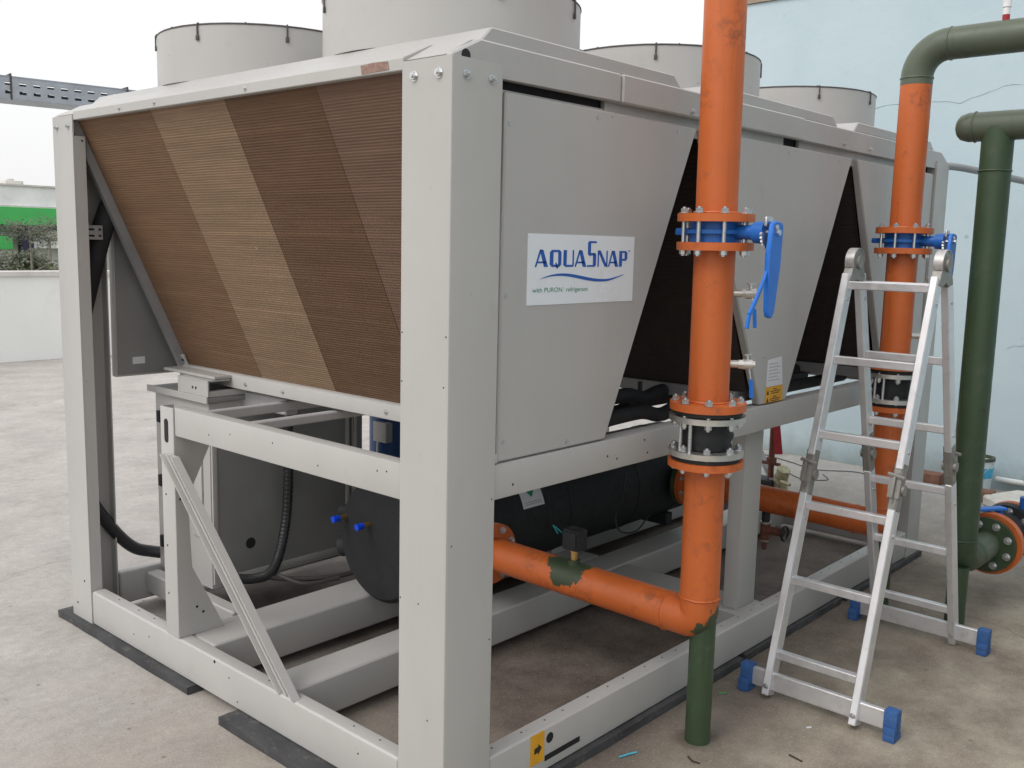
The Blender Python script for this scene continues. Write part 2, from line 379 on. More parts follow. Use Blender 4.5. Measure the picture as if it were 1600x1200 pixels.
t = thing('blue_building', 'pale blue rendered building wall with hairline cracks behind the orange pipes', 'building', (5.5, 2.42, G))
bm = new(); box(bm, (5.5, -9, G + .001), (8.9, 2.42, 3.50)); obj('wall', bm, 'blue_plaster', t)
bm = new(); box(bm, (-.6, -6.8, G + .001), (5.498, -3.35, 3.50)); obj('unseen_wing', bm, 'blue_plaster', t)  # unseen wing, added to shade the machine's long side
bm = new()
yy = -8.98
while yy < 2.42:                             # ragged mortar edge on top of the wall
    dy = random.uniform(.06, .22); box(bm, (5.485 - random.uniform(0, .012), yy, 3.503), (8.9, min(2.425, yy + dy), 3.53 + random.uniform(0, .03))); yy += dy
obj('roof_edge', bm, 'roof_edge', t)
def crack(pts):
    bm = new(); P = []
    for a, b_ in zip(pts, pts[1:]):
        for k in range(7):
            f = k / 7; P.append((5.4985, a[0] + (b_[0]-a[0])*f + random.uniform(-.006, .006), a[1] + (b_[1]-a[1])*f + random.uniform(-.010, .010)))
    tube(bm, P, .0028, 4, radii=[random.uniform(.0005, .0019) for _ in P]); obj('crack', bm, 'crack', t)
crack([(1.35, 2.60), (.95, 2.66), (.62, 2.62), (.35, 2.70), (-.1, 2.74)])
crack([(.18, .95), (-.02, 1.02), (-.3, 1.0)])
crack([(2.0, .35), (1.5, .55), (1.2, .50)])
bm = new(); tube(bm, [(5.47, .16, .05), (5.47, -2.5, .045)], .018, 10); obj('skirting_pipe', bm, 'pvc', t)

t = thing('parapet_wall', 'low white painted parapet wall with grey coping along the terrace edge', 'wall', (4, 11.15, G))
bm = new(); box(bm, (-13.9, 11.15, G + .001), (9.0, 11.34, 1.045)); obj('wall', bm, 'parapet_paint', t)
x = -13.9
while x < 8.5:
    part_box('coping_stone', (x + .004, 11.10, 1.047), (x + 1.496, 11.39, 1.112), 'coping', t, .006); x += 1.5

# ------------------------------------------------------------------ far building and planting
def far_building():
    y0 = 45
    t = thing('green_band_building', 'long white building with bright green band and dark columns beyond the parapet', 'building', (17, y0, -4))
    part_box('wall', (4, y0 + 2.4, -3.99), (95, y0 + 12, 1.95), 'building_white', t, 0)
    part_box('upper_wall', (4, y0 + .25, 2.82), (95, y0 + 12, 3.70), 'building_white', t, 0)
    part_box('roof_edge', (3.9, y0 + .15, 3.702), (95.1, y0 + 12.1, 3.78), 'coping', t, 0)
    part_box('green_band', (4, y0, 1.952), (95, y0 + 11, 2.75), 'building_green', t, .01)
    part_box('ledge', (4, y0 + .1, 2.752), (95, y0 + 11.5, 2.818), 'coping', t, 0)
    part_box('green_balcony', (4, y0 + .2, .85), (16.45, y0 + 2.3, 1.45), 'building_green', t, .02)
    for x in (16.9, 21.6, 26.2, 31, 36, 41, 46, 51, 56, 61, 66, 71, 76, 81, 86, 91): part_box('column', (x, y0 + .3, -3.99), (x + .5, y0 + .85, 1.95), 'building_navy', t, 0)
    part_box('white_panel', (17.45, y0 + 1.1, .9), (21.4, y0 + 2.3, 1.70), 'building_white', t, 0)
    for x in (5, 7.4, 9.8, 12.2, 14.6):
        w_ = part_box('window', (x, y0 + 2.33, 1.46), (x + 2.0, y0 + 2.397, 1.93), 'coping', t, 0)
        part_box('pane', (x + .08, y0 + 2.30, 1.50), (x + 1.92, y0 + 2.328, 1.90), 'glass_dark', w_, 0)
    for x in (17.6, 18.5, 19.4):
        w_ = part_box('window', (x, y0 + 1.02, 1.705), (x + .8, y0 + 1.09, 1.945), 'coping', t, 0)
        part_box('pane', (x + .06, y0 + .99, 1.74), (x + .74, y0 + 1.018, 1.92), 'glass_dark', w_, 0)
    bm = new(); box(bm, (16.95, y0 + 2, 3.783), (17.75, y0 + 3, 4.02), .02); box(bm, (17.2, y0 + 2.3, 4.02), (17.45, y0 + 2.6, 4.12), .02)
    obj('roof_vent', bm, 'coping', t)
far_building()
t = thing('white_canopy', 'low white canopy roof on posts behind the shrubs', 'canopy', (19, 38, -4))
part_box('roof', (16.0, 37.2, 1.02), (24, 39.6, 1.14), 'building_white', t, .02)
for x in (16.6, 18.4, 20.2): part_box('post', (x, 37.4, -3.99), (x + .12, 37.52, 1.018), 'building_white', t, .01)

def leaf_cloud(bm, c_, rad, nleaf, size, clumps=9):
    c_ = Vector(c_); cl = []
    for _ in range(clumps):
        d = Vector((random.gauss(0, 1), random.gauss(0, 1), random.gauss(0, 1))).normalized() * random.uniform(.25, .8)
        cl.append((Vector((c_.x + d.x*rad[0], c_.y + d.y*rad[1], c_.z + d.z*rad[2])), random.uniform(.28, .5)))
    for _ in range(nleaf):
        q, s = random.choice(cl)
        d = Vector((random.gauss(0, .5), random.gauss(0, .5), random.gauss(0, .5)))
        p = q + Vector((d.x*rad[0]*s, d.y*rad[1]*s, d.z*rad[2]*s))
        a = Vector((random.gauss(0, 1), random.gauss(0, 1), random.gauss(0, .7))).normalized(); b_ = a.orthogonal().normalized()
        sz = size * random.uniform(.6, 1.3); vs_ = [bm.verts.new(p + o_) for o_ in (-a*sz, b_*sz*.45, a*sz, -b_*sz*.45)]
        bm.faces.new(vs_)
def shrub(name, label, c_, rad, mat, nleaf, size, group='shrubs beyond the parapet', trunk=None):
    t = thing(name, label, 'shrub' if trunk is None else 'tree', (c_[0], c_[1], -4), group)
    bm = new(); leaf_cloud(bm, c_, rad, nleaf, size); obj('crown', bm, mat, t)
    bm = new(); base = Vector((c_[0], c_[1], -4)); top = Vector(c_)
    r0 = trunk or .07
    tube(bm, [base, base.lerp(top, .5) + Vector((.06, 0, 0)), top], r0, 8, radii=[r0, r0*.75, r0*.35])
    for k in range(6):
        an = k * 1.05; q = base.lerp(top, .55 + .06*k)
        tube(bm, [q, q + Vector((math.cos(an)*rad[0]*.35, math.sin(an)*rad[1]*.35, rad[2]*.25)), q + Vector((math.cos(an)*rad[0]*.75, math.sin(an)*rad[1]*.75, rad[2]*.6))], .02, 6, radii=[r0*.4, r0*.25, r0*.1])
    obj('trunk', bm, 'bark', t)
shrub('shrub', 'dark green rounded shrub behind the parapet in front of the green band', (6.75, 20, .62), (.80, 1.0, .50), 'leaf_a', 4200, .06)
shrub('shrub', 'olive coloured shrub with sparse leaves next to the machine post', (7.95, 20.6, .60), (.55, .8, .40), 'leaf_b', 2600, .05)
shrub('shrub', 'greyish bush mass at the foot of the dark column', (7.5, 21.8, .85), (.70, .8, .32), 'leaf_c', 3000, .05)
shrub('slender_tree', 'thin grey green tree rising over the green band', (6.80, 19.4, 1.62), (.62, .6, .36), 'leaf_c', 1700, .030, 'trees beyond the parapet', .05)
t = thing('palm_tree', 'small pale palm tree beside the white canopy posts', 'tree', (8.5, 22.5, -4), 'trees beyond the parapet')
bm = new(); tube(bm, [(8.5, 22.5, -4), (8.52, 22.5, -1), (8.5, 22.5, 1.5)], .07, 10, radii=[.06, .045, .03]); obj('trunk', bm, 'bark', t)
for k in range(13):
    an = k * 2.4; bm = new(); ln = random.uniform(.38, .55)
    for j in range(7):
        f = j / 7; p = Vector((8.5 + math.cos(an)*ln*f, 22.5 + math.sin(an)*ln*f, 1.5 + .28*math.sin(f*2.6)*(.5 + .5*math.cos(k)) - .18*f*f))
        for s_ in (-1, 1):
            q = p + Vector((-math.sin(an)*.10*s_ + math.cos(an)*.07, math.cos(an)*.10*s_ + math.sin(an)*.07, -.05))
            d = Vector((math.cos(an)*.022, math.sin(an)*.022, 0)); bm.faces.new([bm.verts.new(z_) for z_ in (p - d, q, p + d)])
    obj('frond', bm, 'leaf_b', t)

# ------------------------------------------------------------------ chiller
ch = thing('chiller', 'large light grey air cooled chiller with brown coils and rooftop fan drums', 'chiller', (0, 0, 0))
def post(fx, fy, name='corner_post'):
    a, th, lip, c_ = .181, .006, .048, .009
    out = [(lip, a), (0, a), (0, c_), (c_*.3, c_*.3), (c_, 0), (a, 0), (a, lip)]
    inn = [(a - th, lip), (a - th, th), (th, th), (th, a - th), (lip, a - th)]
    short = (not fx) and fy                  # the end-face lip of this post stops below the top rail
    if short: out = [(th, a)] + out[1:]; inn = inn[:-2] + [(th, a - th)]
    fl = lambda q: [((L - x) if fx else x, (W - y) if fy else y) for x, y in q]
    bm = new(); prism(bm, fl(out + inn), 'z', 0.0, H - .004); o = obj(name, bm, 'frame_paint', ch)
    if short:
        bm = new(); prism(bm, fl([(th + .0005, a + .0005), (lip, a + .0005), (lip, a - th), (th + .0005, a - th)]), 'z', 0.0, 1.962); lp = obj('post_lip', bm, 'frame_paint', o)
        hole(lp, (.036, W - a - .0005, 1.945), (0, -1, 0), .004)
    return o
posts = [post(fx, fy) for fx in (0, 1) for fy in (0, 1)]
for (p, nn) in [((0, .045, 2.0), (-1, 0, 0)), ((0, .135, 2.0), (-1, 0, 0)), ((.05, 0, 2.0), (0, -1, 0)), ((.142, 0, 2.0), (0, -1, 0)),
                ((0, 2.11, 2.0), (-1, 0, 0)), ((0, 2.21, 2.0), (-1, 0, 0))]:
    bolt(ch, p, nn, .010, .010)
for y, z in ((.172, 1.35), (.172, 1.22), (.006, 1.35), (.012, 1.22), (.172, .62), (.06, .30), (.10, .62)): hole(ch, (0, y + .004, z), (-1, 0, 0), .0022)
for x, z in ((.17, .9), (.172, .5), (.02, .8)): hole(ch, (x, 0, z), (0, -1, 0), .0022)
# cap plates closing the posts
for fx in (0, 1):
    for fy in (0, 1):
        xa, xb = (.007, .17) if not fx else (L - .17, L - .007); ya, yb = (.007, .17) if not fy else (W - .17, W - .007)
        part_box('post_cap', (xa, ya, H - .012), (xb, yb, H - .002), 'frame_paint', ch, .002)
# base frame
RB = .014
part_box('base_rail', (.001, .184, 0), (.060, W - .184, .142), 'frame_paint', ch, RB, 3)
part_box('base_rail', (L - .060, .184, 0), (L - .001, W - .184, .142), 'frame_paint', ch, RB, 3)
part_box('base_rail', (.184, .001, 0), (L - .184, .062, .142), 'frame_paint', ch, RB, 3)
part_box('base_rail', (.184, W - .062, 0), (L - .184, W - .001, .142), 'frame_paint', ch, RB, 3)
part_box('skid_rail', (.062, 1.245, .002), (L - .062, 1.445, .140), 'frame_paint', ch, RB, 3)
part_box('skid_rail', (.062, .745, .002), (L - .062, .900, .140), 'frame_paint', ch, RB, 3)
part_box('cross_member', (1.70, .064, .004), (1.90, .743, .136), 'frame_paint', ch, .006)
part_box('cross_member', (1.70, .902, .004), (1.90, 1.243, .136), 'frame_paint', ch, .006)
part_box('cross_member', (1.70, 1.447, .004), (1.90, W - .064, .136), 'frame_paint', ch, .006)
part_box('cabinet_foot', (.30, 1.50, .03), (.36, W - .064, .125), 'frame_paint', ch, .006)
for k in range(30):
    x = .23 + k * .108 + (.02 if k % 3 else 0)
    hole(ch, (x, .035, .142), (0, 0, 1), .0032)
for y in (.30, .42, .86, 1.62, 1.74, 1.9): hole(ch, (.034, y, .142), (0, 0, 1), .0032)
for y, z in ((.36, .09), (.36, .035), (1.05, .10), (1.6, .085), (1.72, .06), (1.0, .03)): hole(ch, (.001, y, z), (-1, 0, 0), .003)
for y, z in ((1.14, .13), (2.13, .17), (2.2, .06)): hole(ch, (0, y, z), (-1, 0, 0), .005)
bm = new(); box(bm, (.43, -.0012, .035), (.60, .003, .052)); obj('lifting_slot', bm, 'black_gap', ch)
hole(ch, (.452, .001, .103), (0, -1, 0), .017)
st = part_box('arrow_sticker', (.362, -.0012, .042), (.424, .0005, .138), 'print_yellow', ch, 0)
bm = new(); prism(bm, [(.378, .076), (.396, .078), (.396, .070), (.412, .088), (.396, .104), (.396, .096), (.378, .094)], 'y', -.0022, -.0014); obj('arrow', bm, 'print_black', st)
# mid posts
for (y0, y1) in ((.085, .150), (W - .150, W - .085)):
    part_box('mid_post', (1.733, y0, .1365), (1.880, y1, .888), 'frame_paint', ch, .006, 2)
part_box('mid_post', (1.733, 1.06, .1365), (1.88, 1.125, .888), 'frame_paint', ch, .006, 2)
# waist beams
ZB0, ZB1 = .892, .990
part_box('waist_beam', (.184, .004, ZB0), (L - .184, .070, ZB1), 'cabinet_paint', ch, .006, 2)
part_box('waist_beam', (1.08, W - .070, ZB0), (L - .184, W - .004, ZB1), 'cabinet_paint', ch, .006, 2)
part_box('waist_beam', (.004, .184, ZB0), (.052, 1.374, ZB1 + .004), 'frame_paint', ch, .005, 2)
part_box('waist_beam', (L - .052, .184, ZB0), (L - .004, W - .184, ZB1 + .004), 'frame_paint', ch, .005, 2)
for y in (.24, .28, .55, .78, 1.02, 1.15): hole(ch, (.004, y, .945 + .02*math.sin(y*9)), (-1, 0, 0), .0025)
for x, z in ((.26, .925), (.70, .94), (.75, .925), (.9, .965), (.92, .92)): hole(ch, (x, .004, z), (0, -1, 0), .0035)
part_box('waist_beam', (.055, 1.383, .925), (1.6, 1.415, .962), 'inner_paint', ch, .004)
part_box('waist_beam', (.055, 1.03, .945), (1.3, 1.065, .975), 'inner_paint', ch, .004)
part_box('waist_beam', (.50, 1.42, .90), (.56, W - .072, .965), 'inner_paint', ch, .005)
# waisted column and its brace
bm = new(); prism(bm, [(.002, .144), (.185, .144), (.060, .40), (.052, .60), (.070, .70), (.150, .86), (.150, .90), (.045, .975), (.002, .992)], 'y', 1.377, 1.382)
box(bm, (.0005, 1.378, .1435), (.008, 1.466, .990), .002); box(bm, (.008, 1.46, .144), (.05, 1.466, .99))
col = obj('support_column', bm, 'frame_paint', ch)
bm = new(); pts_ = []
for k in range(20):
    an = 2*math.pi*k/20; pts_.append((1.425 + .013*math.cos(an), .905 + (.030 if math.sin(an) > 0 else -.030) + .013*math.sin(an)))
prism(bm, pts_, 'x', -.0012, .004); obj('slot_hole', bm, 'black_gap', col)
bolt(col, (.03, 1.377, .955), (0, -1, 0), .010, .010)
for x, z in ((.075, .245), (.10, .22), (.02, .66), (.0, .0)):
    if x: hole(col, (x, 1.377, z), (0, -1, 0), .005)
for z in (.67, .48, .30): hole(col, (.0005, 1.44, z), (-1, 0, 0), .004)
bm = new(); p0 = Vector((-.017, 1.374, .826)); p1 = Vector((.014, .720, .1425)); d = (p1 - p0).normalized(); s = Vector((0, 1, 0))
prof = [(-.042, 0), (-.042, -.030), (-.036, -.030), (-.036, -.006), (.004, -.006), (.004, -.020), (.016, -.020), (.016, -.006), (.036, -.006), (.036, -.030), (.042, -.030), (.042, 0)]
ra = [bm.verts.new(p0 + Vector((b_ + .012, a, 0))) for a, b_ in prof]; rb_ = [bm.verts.new(p1 + Vector((b_ + .012, a, 0))) for a, b_ in prof]
for k in range(len(prof)): bm.faces.new((ra[k], ra[(k+1) % len(prof)], rb_[(k+1) % len(prof)], rb_[k]))
bm.faces.new(ra); bm.faces.new(rb_[::-1])
br = obj('diagonal_brace', bm, 'frame_paint', ch)
bolt(br, p0 + d*.035 + Vector((.006, 0, 0)) - s*.018, (-1, 0, 0), .009, .008); bolt(br, p1 - d*.03 + Vector((.006, 0, 0)) - s*.014, (-1, 0, 0), .009, .008)

# coils (three V modules, two slabs each)
TOPZ, BOTZ = 2.022, 1.040
def coil_surface(bm, x0, x1, y0, y1, z0=TOPZ, z1=BOTZ, n_=118, depth=.0011, thick=.03):
    """ridged face of flat tubes running in y, seen from the outer side of the slab"""
    d = Vector((x1 - x0, 0, z1 - z0)); nrm = Vector((d.z, 0, -d.x)).normalized()
    if nrm.x > 0 and x1 > x0: nrm = -nrm
    if x1 < x0 and nrm.x < 0: nrm = -nrm
    P = []
    for k in range(n_):
        for f, h in ((.02, 0), (.40, 0), (.48, -depth), (.94, -depth)):
            P.append(Vector((x0, 0, z0)) + d * ((k + f) / n_) + nrm * h)
    A = [bm.verts.new((p.x, y0, p.z)) for p in P]; B = [bm.verts.new((p.x, y1, p.z)) for p in P]
    for i in range(len(P) - 1): bm.faces.new((A[i], A[i+1], B[i+1], B[i]))
    q = -nrm * thick; e = [Vector((x0, 0, z0)), Vector((x1, 0, z1))]
    vs_ = [bm.verts.new((e[0].x + q.x, y, e[0].z + q.z)) for y in (y0, y1)] + [bm.verts.new((e[1].x + q.x, y, e[1].z + q.z)) for y in (y1, y0)]
    bm.faces.new(vs_)
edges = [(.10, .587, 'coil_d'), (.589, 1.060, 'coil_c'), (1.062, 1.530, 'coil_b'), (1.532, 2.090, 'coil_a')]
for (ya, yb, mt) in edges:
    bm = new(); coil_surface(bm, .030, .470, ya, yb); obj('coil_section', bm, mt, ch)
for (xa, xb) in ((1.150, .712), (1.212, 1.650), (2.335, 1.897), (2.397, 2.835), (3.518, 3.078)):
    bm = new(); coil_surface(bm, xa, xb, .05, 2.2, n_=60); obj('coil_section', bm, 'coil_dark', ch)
bm = new()                                   # grey edge channel of the end coil
obox(bm, (.020, 2.105, 2.020), (.462, 2.105, 1.030), .026, .045, up=(1, 0, 0)); ec = obj('coil_edge', bm, 'coil_frame', ch)
bm = new(); obox(bm, (.440, 2.088, 1.085), (.478, 2.088, 1.000), .03, .012, up=(1, 0, 0), bev=.002); lk = obj('edge_link', bm, 'frame_paint', ec)
hole(lk, (.441, 2.085, 1.062), (-1, 0, -.4), .006); hole(lk, (.452, 2.085, 1.035), (-1, 0, -.4), .006)
bm = new(); prism(bm, [(.440, .985), (.440, 1.035), (.452, 1.042), (.700, 1.042), (.712, 1.035), (.712, .985)], 'y', .09, 2.11, .002); pan = obj('drain_pan', bm, 'frame_paint', ch)
for y in (.75, 1.35, 1.6): bolt(pan, (.440, y, 1.01), (-1, 0, 0), .006, .006)
for xc in (1.774, 2.957):
    bm = new(); prism(bm, [(xc - .14, .995), (xc - .14, 1.042), (xc + .14, 1.042), (xc + .14, .995)], 'y', .092, 2.16, .002); obj('drain_pan', bm, 'coil_frame', ch)
# triangular side panels
def panel(poly, side, name='side_panel'):
    bm = new(); y0, y1 = (.010, .050) if side == 0 else (W - .050, W - .010)
    prism(bm, poly, 'y', y0, y1 - .006, .005); return obj(name, bm, 'cabinet_paint', ch)
P1 = [(.206, 1.978), (1.142, 1.978), (.692, .994), (.200, .994)]
P2 = [(1.176, 1.978), (2.380, 1.978), (1.900, .994), (1.684, .994)]
P3 = [(2.436, 1.978), (3.355, 1.978), (3.355, .994), (2.890, .994)]
pn = [panel(q, s_) for s_ in (0, 1) for q in (P1, P2, P3)]
for x, z in ((.222, 1.90), (.222, 1.45), (.222, 1.05), (.60, 1.955), (1.03, 1.955), (.50, 1.015)): bolt(pn[0], (x, .010, z), (0, -1, 0), .0042, .002)
for x, z in ((1.35, 1.955), (1.8, 1.955), (2.25, 1.955), (1.70, 1.18)): bolt(pn[1], (x, .010, z), (0, -1, 0), .0042, .002)
part_box('panel_stop', (.182, .006, .994), (.199, .05, 1.02), 'frame_paint', ch, .002)
# top rails, roof and fan decks
for side in (0, 1):
    def yv(a, b_): return (a, b_) if side == 0 else (W - b_, W - a)
    for poly, (ya, yb) in (([(.008, 2.03), (.1815, 2.008), (.709, 2.008), (.709, 2.092), (.108, 2.094), (.008, 2.046)], (.008, .034)),
                           ([(.711, 2.008), (1.905, 2.008), (1.905, 2.091), (.711, 2.091)], (.002, .034)),
                           ([(1.907, 2.006), (3.365, 2.006), (3.54, 2.03), (3.54, 2.046), (3.44, 2.090), (1.907, 2.090)], (.008, .034))):
        bm = new(); prism(bm, poly, 'y', *yv(ya, yb), .0045); obj('top_rail', bm, 'cabinet_paint', ch)
    for xa, xb, zt in ((.20, .66, 1.987), (.665, 1.80, 2.03), (1.93, 3.28, 2.03)):
        bm = new(); box(bm, (xa, yv(.036, .050)[0], 1.95), (xb, yv(.036, .050)[1], zt)); obj('recess_strip', bm, 'cabinet_paint', ch)
    part_box('recess_back', (.19, yv(.054, .060)[0], 1.95), (3.36, yv(.052, .060)[1], 2.055), 'black_gap', ch, 0)
for x, z in ((1.094, 2.026), (2.28, 2.03), (2.55, 2.028)): bolt(ch, (x, .002 if x < 1.9 else .008, z), (0, -1, 0), .008, .008)
bm = new(); cyl(bm, (.055, .0075, 2.046), (.055, .0105, 2.046), .016, seg=16); obj('rail_hole', bm, 'black_gap', ch)
for fx in (0, 1):
    pr_ = [(.003, 2.020), (.003, 2.052), (.100, 2.098), (.112, 2.098), (.112, 2.060), (.03, 2.020)]
    pr_ = [((L - a) if fx else a, b_) for a, b_ in pr_]
    bm = new(); prism(bm, pr_, 'y', .183, W - .183, .002); o = obj('end_rail', bm, 'frame_paint', ch)
    if not fx:
        sm = new(); prism(sm, [(.235, 2.026), (.345, 2.024), (.35, 2.046), (.30, 2.050), (.24, 2.047)], 'x', .0015, .0035); obj('paint_smudge', sm, 'smudge', o)
        for y in (.9, 1.45, 1.7): bolt(o, (.003, y, 2.036), (-1, 0, 0), .006, .005)
    for ya, yb in ((.036, .182), (W - .182, W - .036)):
        bm = new(); prism(bm, [((L - a) if fx else a, b_) for a, b_ in [(.010, 2.0445), (.100, 2.0945), (.112, 2.0945), (.112, 2.05), (.03, 2.0445)]], 'y', ya, yb, .002); obj('corner_gusset', bm, 'frame_paint', ch)
bm = new(); box(bm, (.113, .036, 2.062), (L - .113, W - .036, 2.096), .002); obj('roof_plate', bm, 'frame_paint', ch)
for xa, xb in ((.135, 1.090), (1.245, 2.285), (2.44, 3.42)):
    bm = new(); prism(bm, [(xa, 2.0965), (xb, 2.0965), (xb - .055, 2.137), (xa + .045, 2.139)], 'y', .040, W - .040, .004); obj('fan_deck', bm, 'cabinet_paint', ch)
FR, FT = .413, 2.328
def clip_mesh(bm):
    tube(bm, [(-.006, 0, .006), (0, 0, .008), (.004, 0, .002), (.004, 0, -.028), (.004, 0, -.036)], .003, 6)
    box(bm, (.0005, -.006, -.052), (.007, .006, -.034), .002)
def guard_mesh(bm):
    for r in (.08, .16, .24, .32, .41): tube(bm, [(r*math.cos(a), r*math.sin(a), 0) for a in [2*math.pi*k/40 for k in range(41)]], .003, 5, False)
    for k in range(8):
        a = k*math.pi/4; tube(bm, [(.05*math.cos(a), .05*math.sin(a), .003), (.41*math.cos(a), .41*math.sin(a), .003)], .003, 5)
def blade_mesh(bm):
    cyl(bm, (0, 0, -.09), (0, 0, -.03), .09, seg=20)
    for k in range(6):
        a = k*math.pi/3; r0, r1 = .085, .385
        vs_ = [bm.verts.new((r*math.cos(a + da), r*math.sin(a + da), z)) for r, da, z in ((r0, -.25, -.085), (r0, .25, -.035), (r1, .30, -.045), (r1, -.10, -.085))]
        bm.faces.new(vs_); vs2 = [bm.verts.new(v_.co + Vector((0, 0, -.006))) for v_ in vs_]; bm.faces.new(vs2[::-1])
for i, xc in enumerate((.585, 1.765, 2.930)):
    for j, yc in enumerate((.600, 1.630)):
        bm = new(); ring(bm, (xc, yc, 2.1395), (xc, yc, FT), FR - .006, FR, 64); sh = obj('fan_drum', bm, 'frame_paint', ch)
        inst('fan_guard', 'fan_guard_m', guard_mesh, 'wire_dark', sh, (xc, yc, FT + .004))
        inst('fan_rotor', 'fan_rotor_m', blade_mesh, 'rubber', sh, (xc, yc, FT - .04))
        bm = new(); ring(bm, (xc, yc, FT + .0005), (xc, yc, FT + .0035), FR - .008, FR + .0025, 64); obj('drum_rim', bm, 'wire_dark', sh)
        for k in range(8):
            a = math.radians(20 + 45*k + 13*i); o = inst('clip', 'clip_m', clip_mesh, 'wire_dark', sh, (xc + FR*math.cos(a), yc + FR*math.sin(a), FT))
            o.rotation_euler = (0, 0, a)
# left-hand interior details
bm = new(); box(bm, (.050, 2.110, 1.568), (.122, 2.115, 1.624), .001); bk = obj('slotted_bracket', bm, 'galvanised', ch)
for x, z in ((.075, 1.608), (.075, 1.583), (.110, 1.608), (.110, 1.583)):
    b2 = new(); box(b2, (x - (.012 if x < .1 else .005), 2.1085, z - .004), (x + (.012 if x < .1 else .005), 2.1098, z + .004)); obj('slot', b2, 'black_gap', bk)
lin = new(); prism(lin, [(.215, 1.97), (1.12, 1.97), (.68, 1.003), (.210, 1.003)], 'y', W - .0530, W - .0445); obj('panel_shade', lin, 'shaded_steel', pn[3])  # dark sheet added to paint shade on the left panel's inner face
part_box('inspection_sticker', (.275, W - .0545, 1.045), (.330, W - .0532, 1.075), 'paper_white', ch, 0)
bm = new(); tube(bm, smooth_path([(.040, W - .06, 1.2), (.040, W - .06, .80), (.055, W - .045, .55), (.15, W - .03, .37), (.25, W - .035, .245), (.34, W - .06, .205), (.45, 2.10, .19)]), .026, 12); obj('power_conduit', bm, 'conduit', ch)
bm = new(); tube(bm, smooth_path([(.42, W - .10, 2.05), (.30, W - .10, 1.92), (.20, W - .09, 1.74), (.13, W - .09, 1.56), (.04, W - .06, 1.20)]), .042, 14); obj('insulated_hose', bm, 'insulation', ch)
# control cabinet
cb = part_box('control_cabinet', (.345, 1.722, .150), (1.055, 2.150, .930), 'cabinet_paint', ch, .006, 2)
part_box('cabinet_lid', (.325, 1.700, .9315), (1.075, 2.175, .952), 'shaded_steel', cb, .004)  # dark colour stands in for the shade over the cabinet top
part_box('lid_edge', (.322, 1.698, .929), (.330, 2.178, .957), 'cabinet_paint', cb, .002)
part_box('top_bar', (.338, 1.702, .953), (1.07, 1.735, .978), 'frame_paint', cb, .003)
part_box('top_bar', (.338, 1.86, .953), (.62, 1.885, .978), 'frame_paint', cb, .003)
part_box('door_jamb', (1.062, 1.706, .15), (1.120, 1.760, .93), 'shaded_steel', cb, .003)
part_box('jamb_strip', (1.068, 1.698, .16), (1.082, 1.7055, .92), 'frame_paint', cb, .001)
bm = new()
for a, b_ in (((.350, 1.712, .17), (.372, 1.7215, .90)), ((1.03, 1.712, .17), (1.05, 1.7215, .90)), ((.373, 1.712, .17), (1.029, 1.7215, .195)), ((.373, 1.712, .875), (1.029, 1.7215, .90))): box(bm, a, b_, .002)
obj('door_frame', bm, 'frame_paint', cb)
part_box('rear_panel', (.374, 1.7165, .197), (1.028, 1.7212, .873), 'shaded_steel', cb, 0)  # shade on this face is put into its dark colour
hole(cb, (.525, 1.7165, .312), (0, -1, 0), .024)
for z in (.80, .52, .25):
    bm = new(); box(bm, (.330, 2.09, z), (.3445, 2.12, z + .05), .003); obj('hinge', bm, 'black_gap', cb)
bm = new(); box(bm, (.336, 1.775, .36), (.3445, 1.86, .72), .002); obj('access_plate', bm, 'frame_paint', cb)
for (a, b_) in (((.33, 1.72, .957), (.36, 1.95, 1.015)), ):
    bm = new(); prism(bm, [(1.70, .957), (1.70, 1.016), (1.93, 1.016), (1.93, .957)], 'x', .330, .336); prism(bm, [(1.70, 1.0165), (1.93, 1.0165), (1.93, 1.022), (1.70, 1.022)], 'x', .330, .43)
    br2 = obj('lift_bracket', bm, 'frame_paint', cb); hole(br2, (.330, 1.815, .985), (-1, 0, 0), .006); hole(br2, (.330, 1.79, .985), (-1, 0, 0), .006)
part_box('bracket_plate', (.36, 1.70, 1.024), (.45, 2.10, 1.036), 'frame_paint', cb, .002)
# flexible corrugated conduit
path = smooth_path([(.64, 1.60, .92), (.65, 1.62, .77), (.665, 1.64, .61), (.66, 1.65, .42), (.61, 1.63, .27), (.54, 1.60, .205), (.46, 1.60, .20), (.40, 1.62, .21)], 40)
bm = new(); tube(bm, path, .02, 10, radii=[.0205 + .0010*(1 if (k//2) % 2 else -1) for k in range(len(path))]); obj('flexible_conduit', bm, 'conduit', ch)
bm = new(); tube(bm, smooth_path([(.50, 1.60, .20), (.62, 1.56, .17), (.78, 1.50, .155), (1.0, 1.47, .152)]), .012, 8); tube(bm, smooth_path([(.56, 1.60, .20), (.64, 1.50, .16), (.80, 1.47, .152)]), .009, 8); obj('cable_bundle', bm, 'wire_dark', ch)
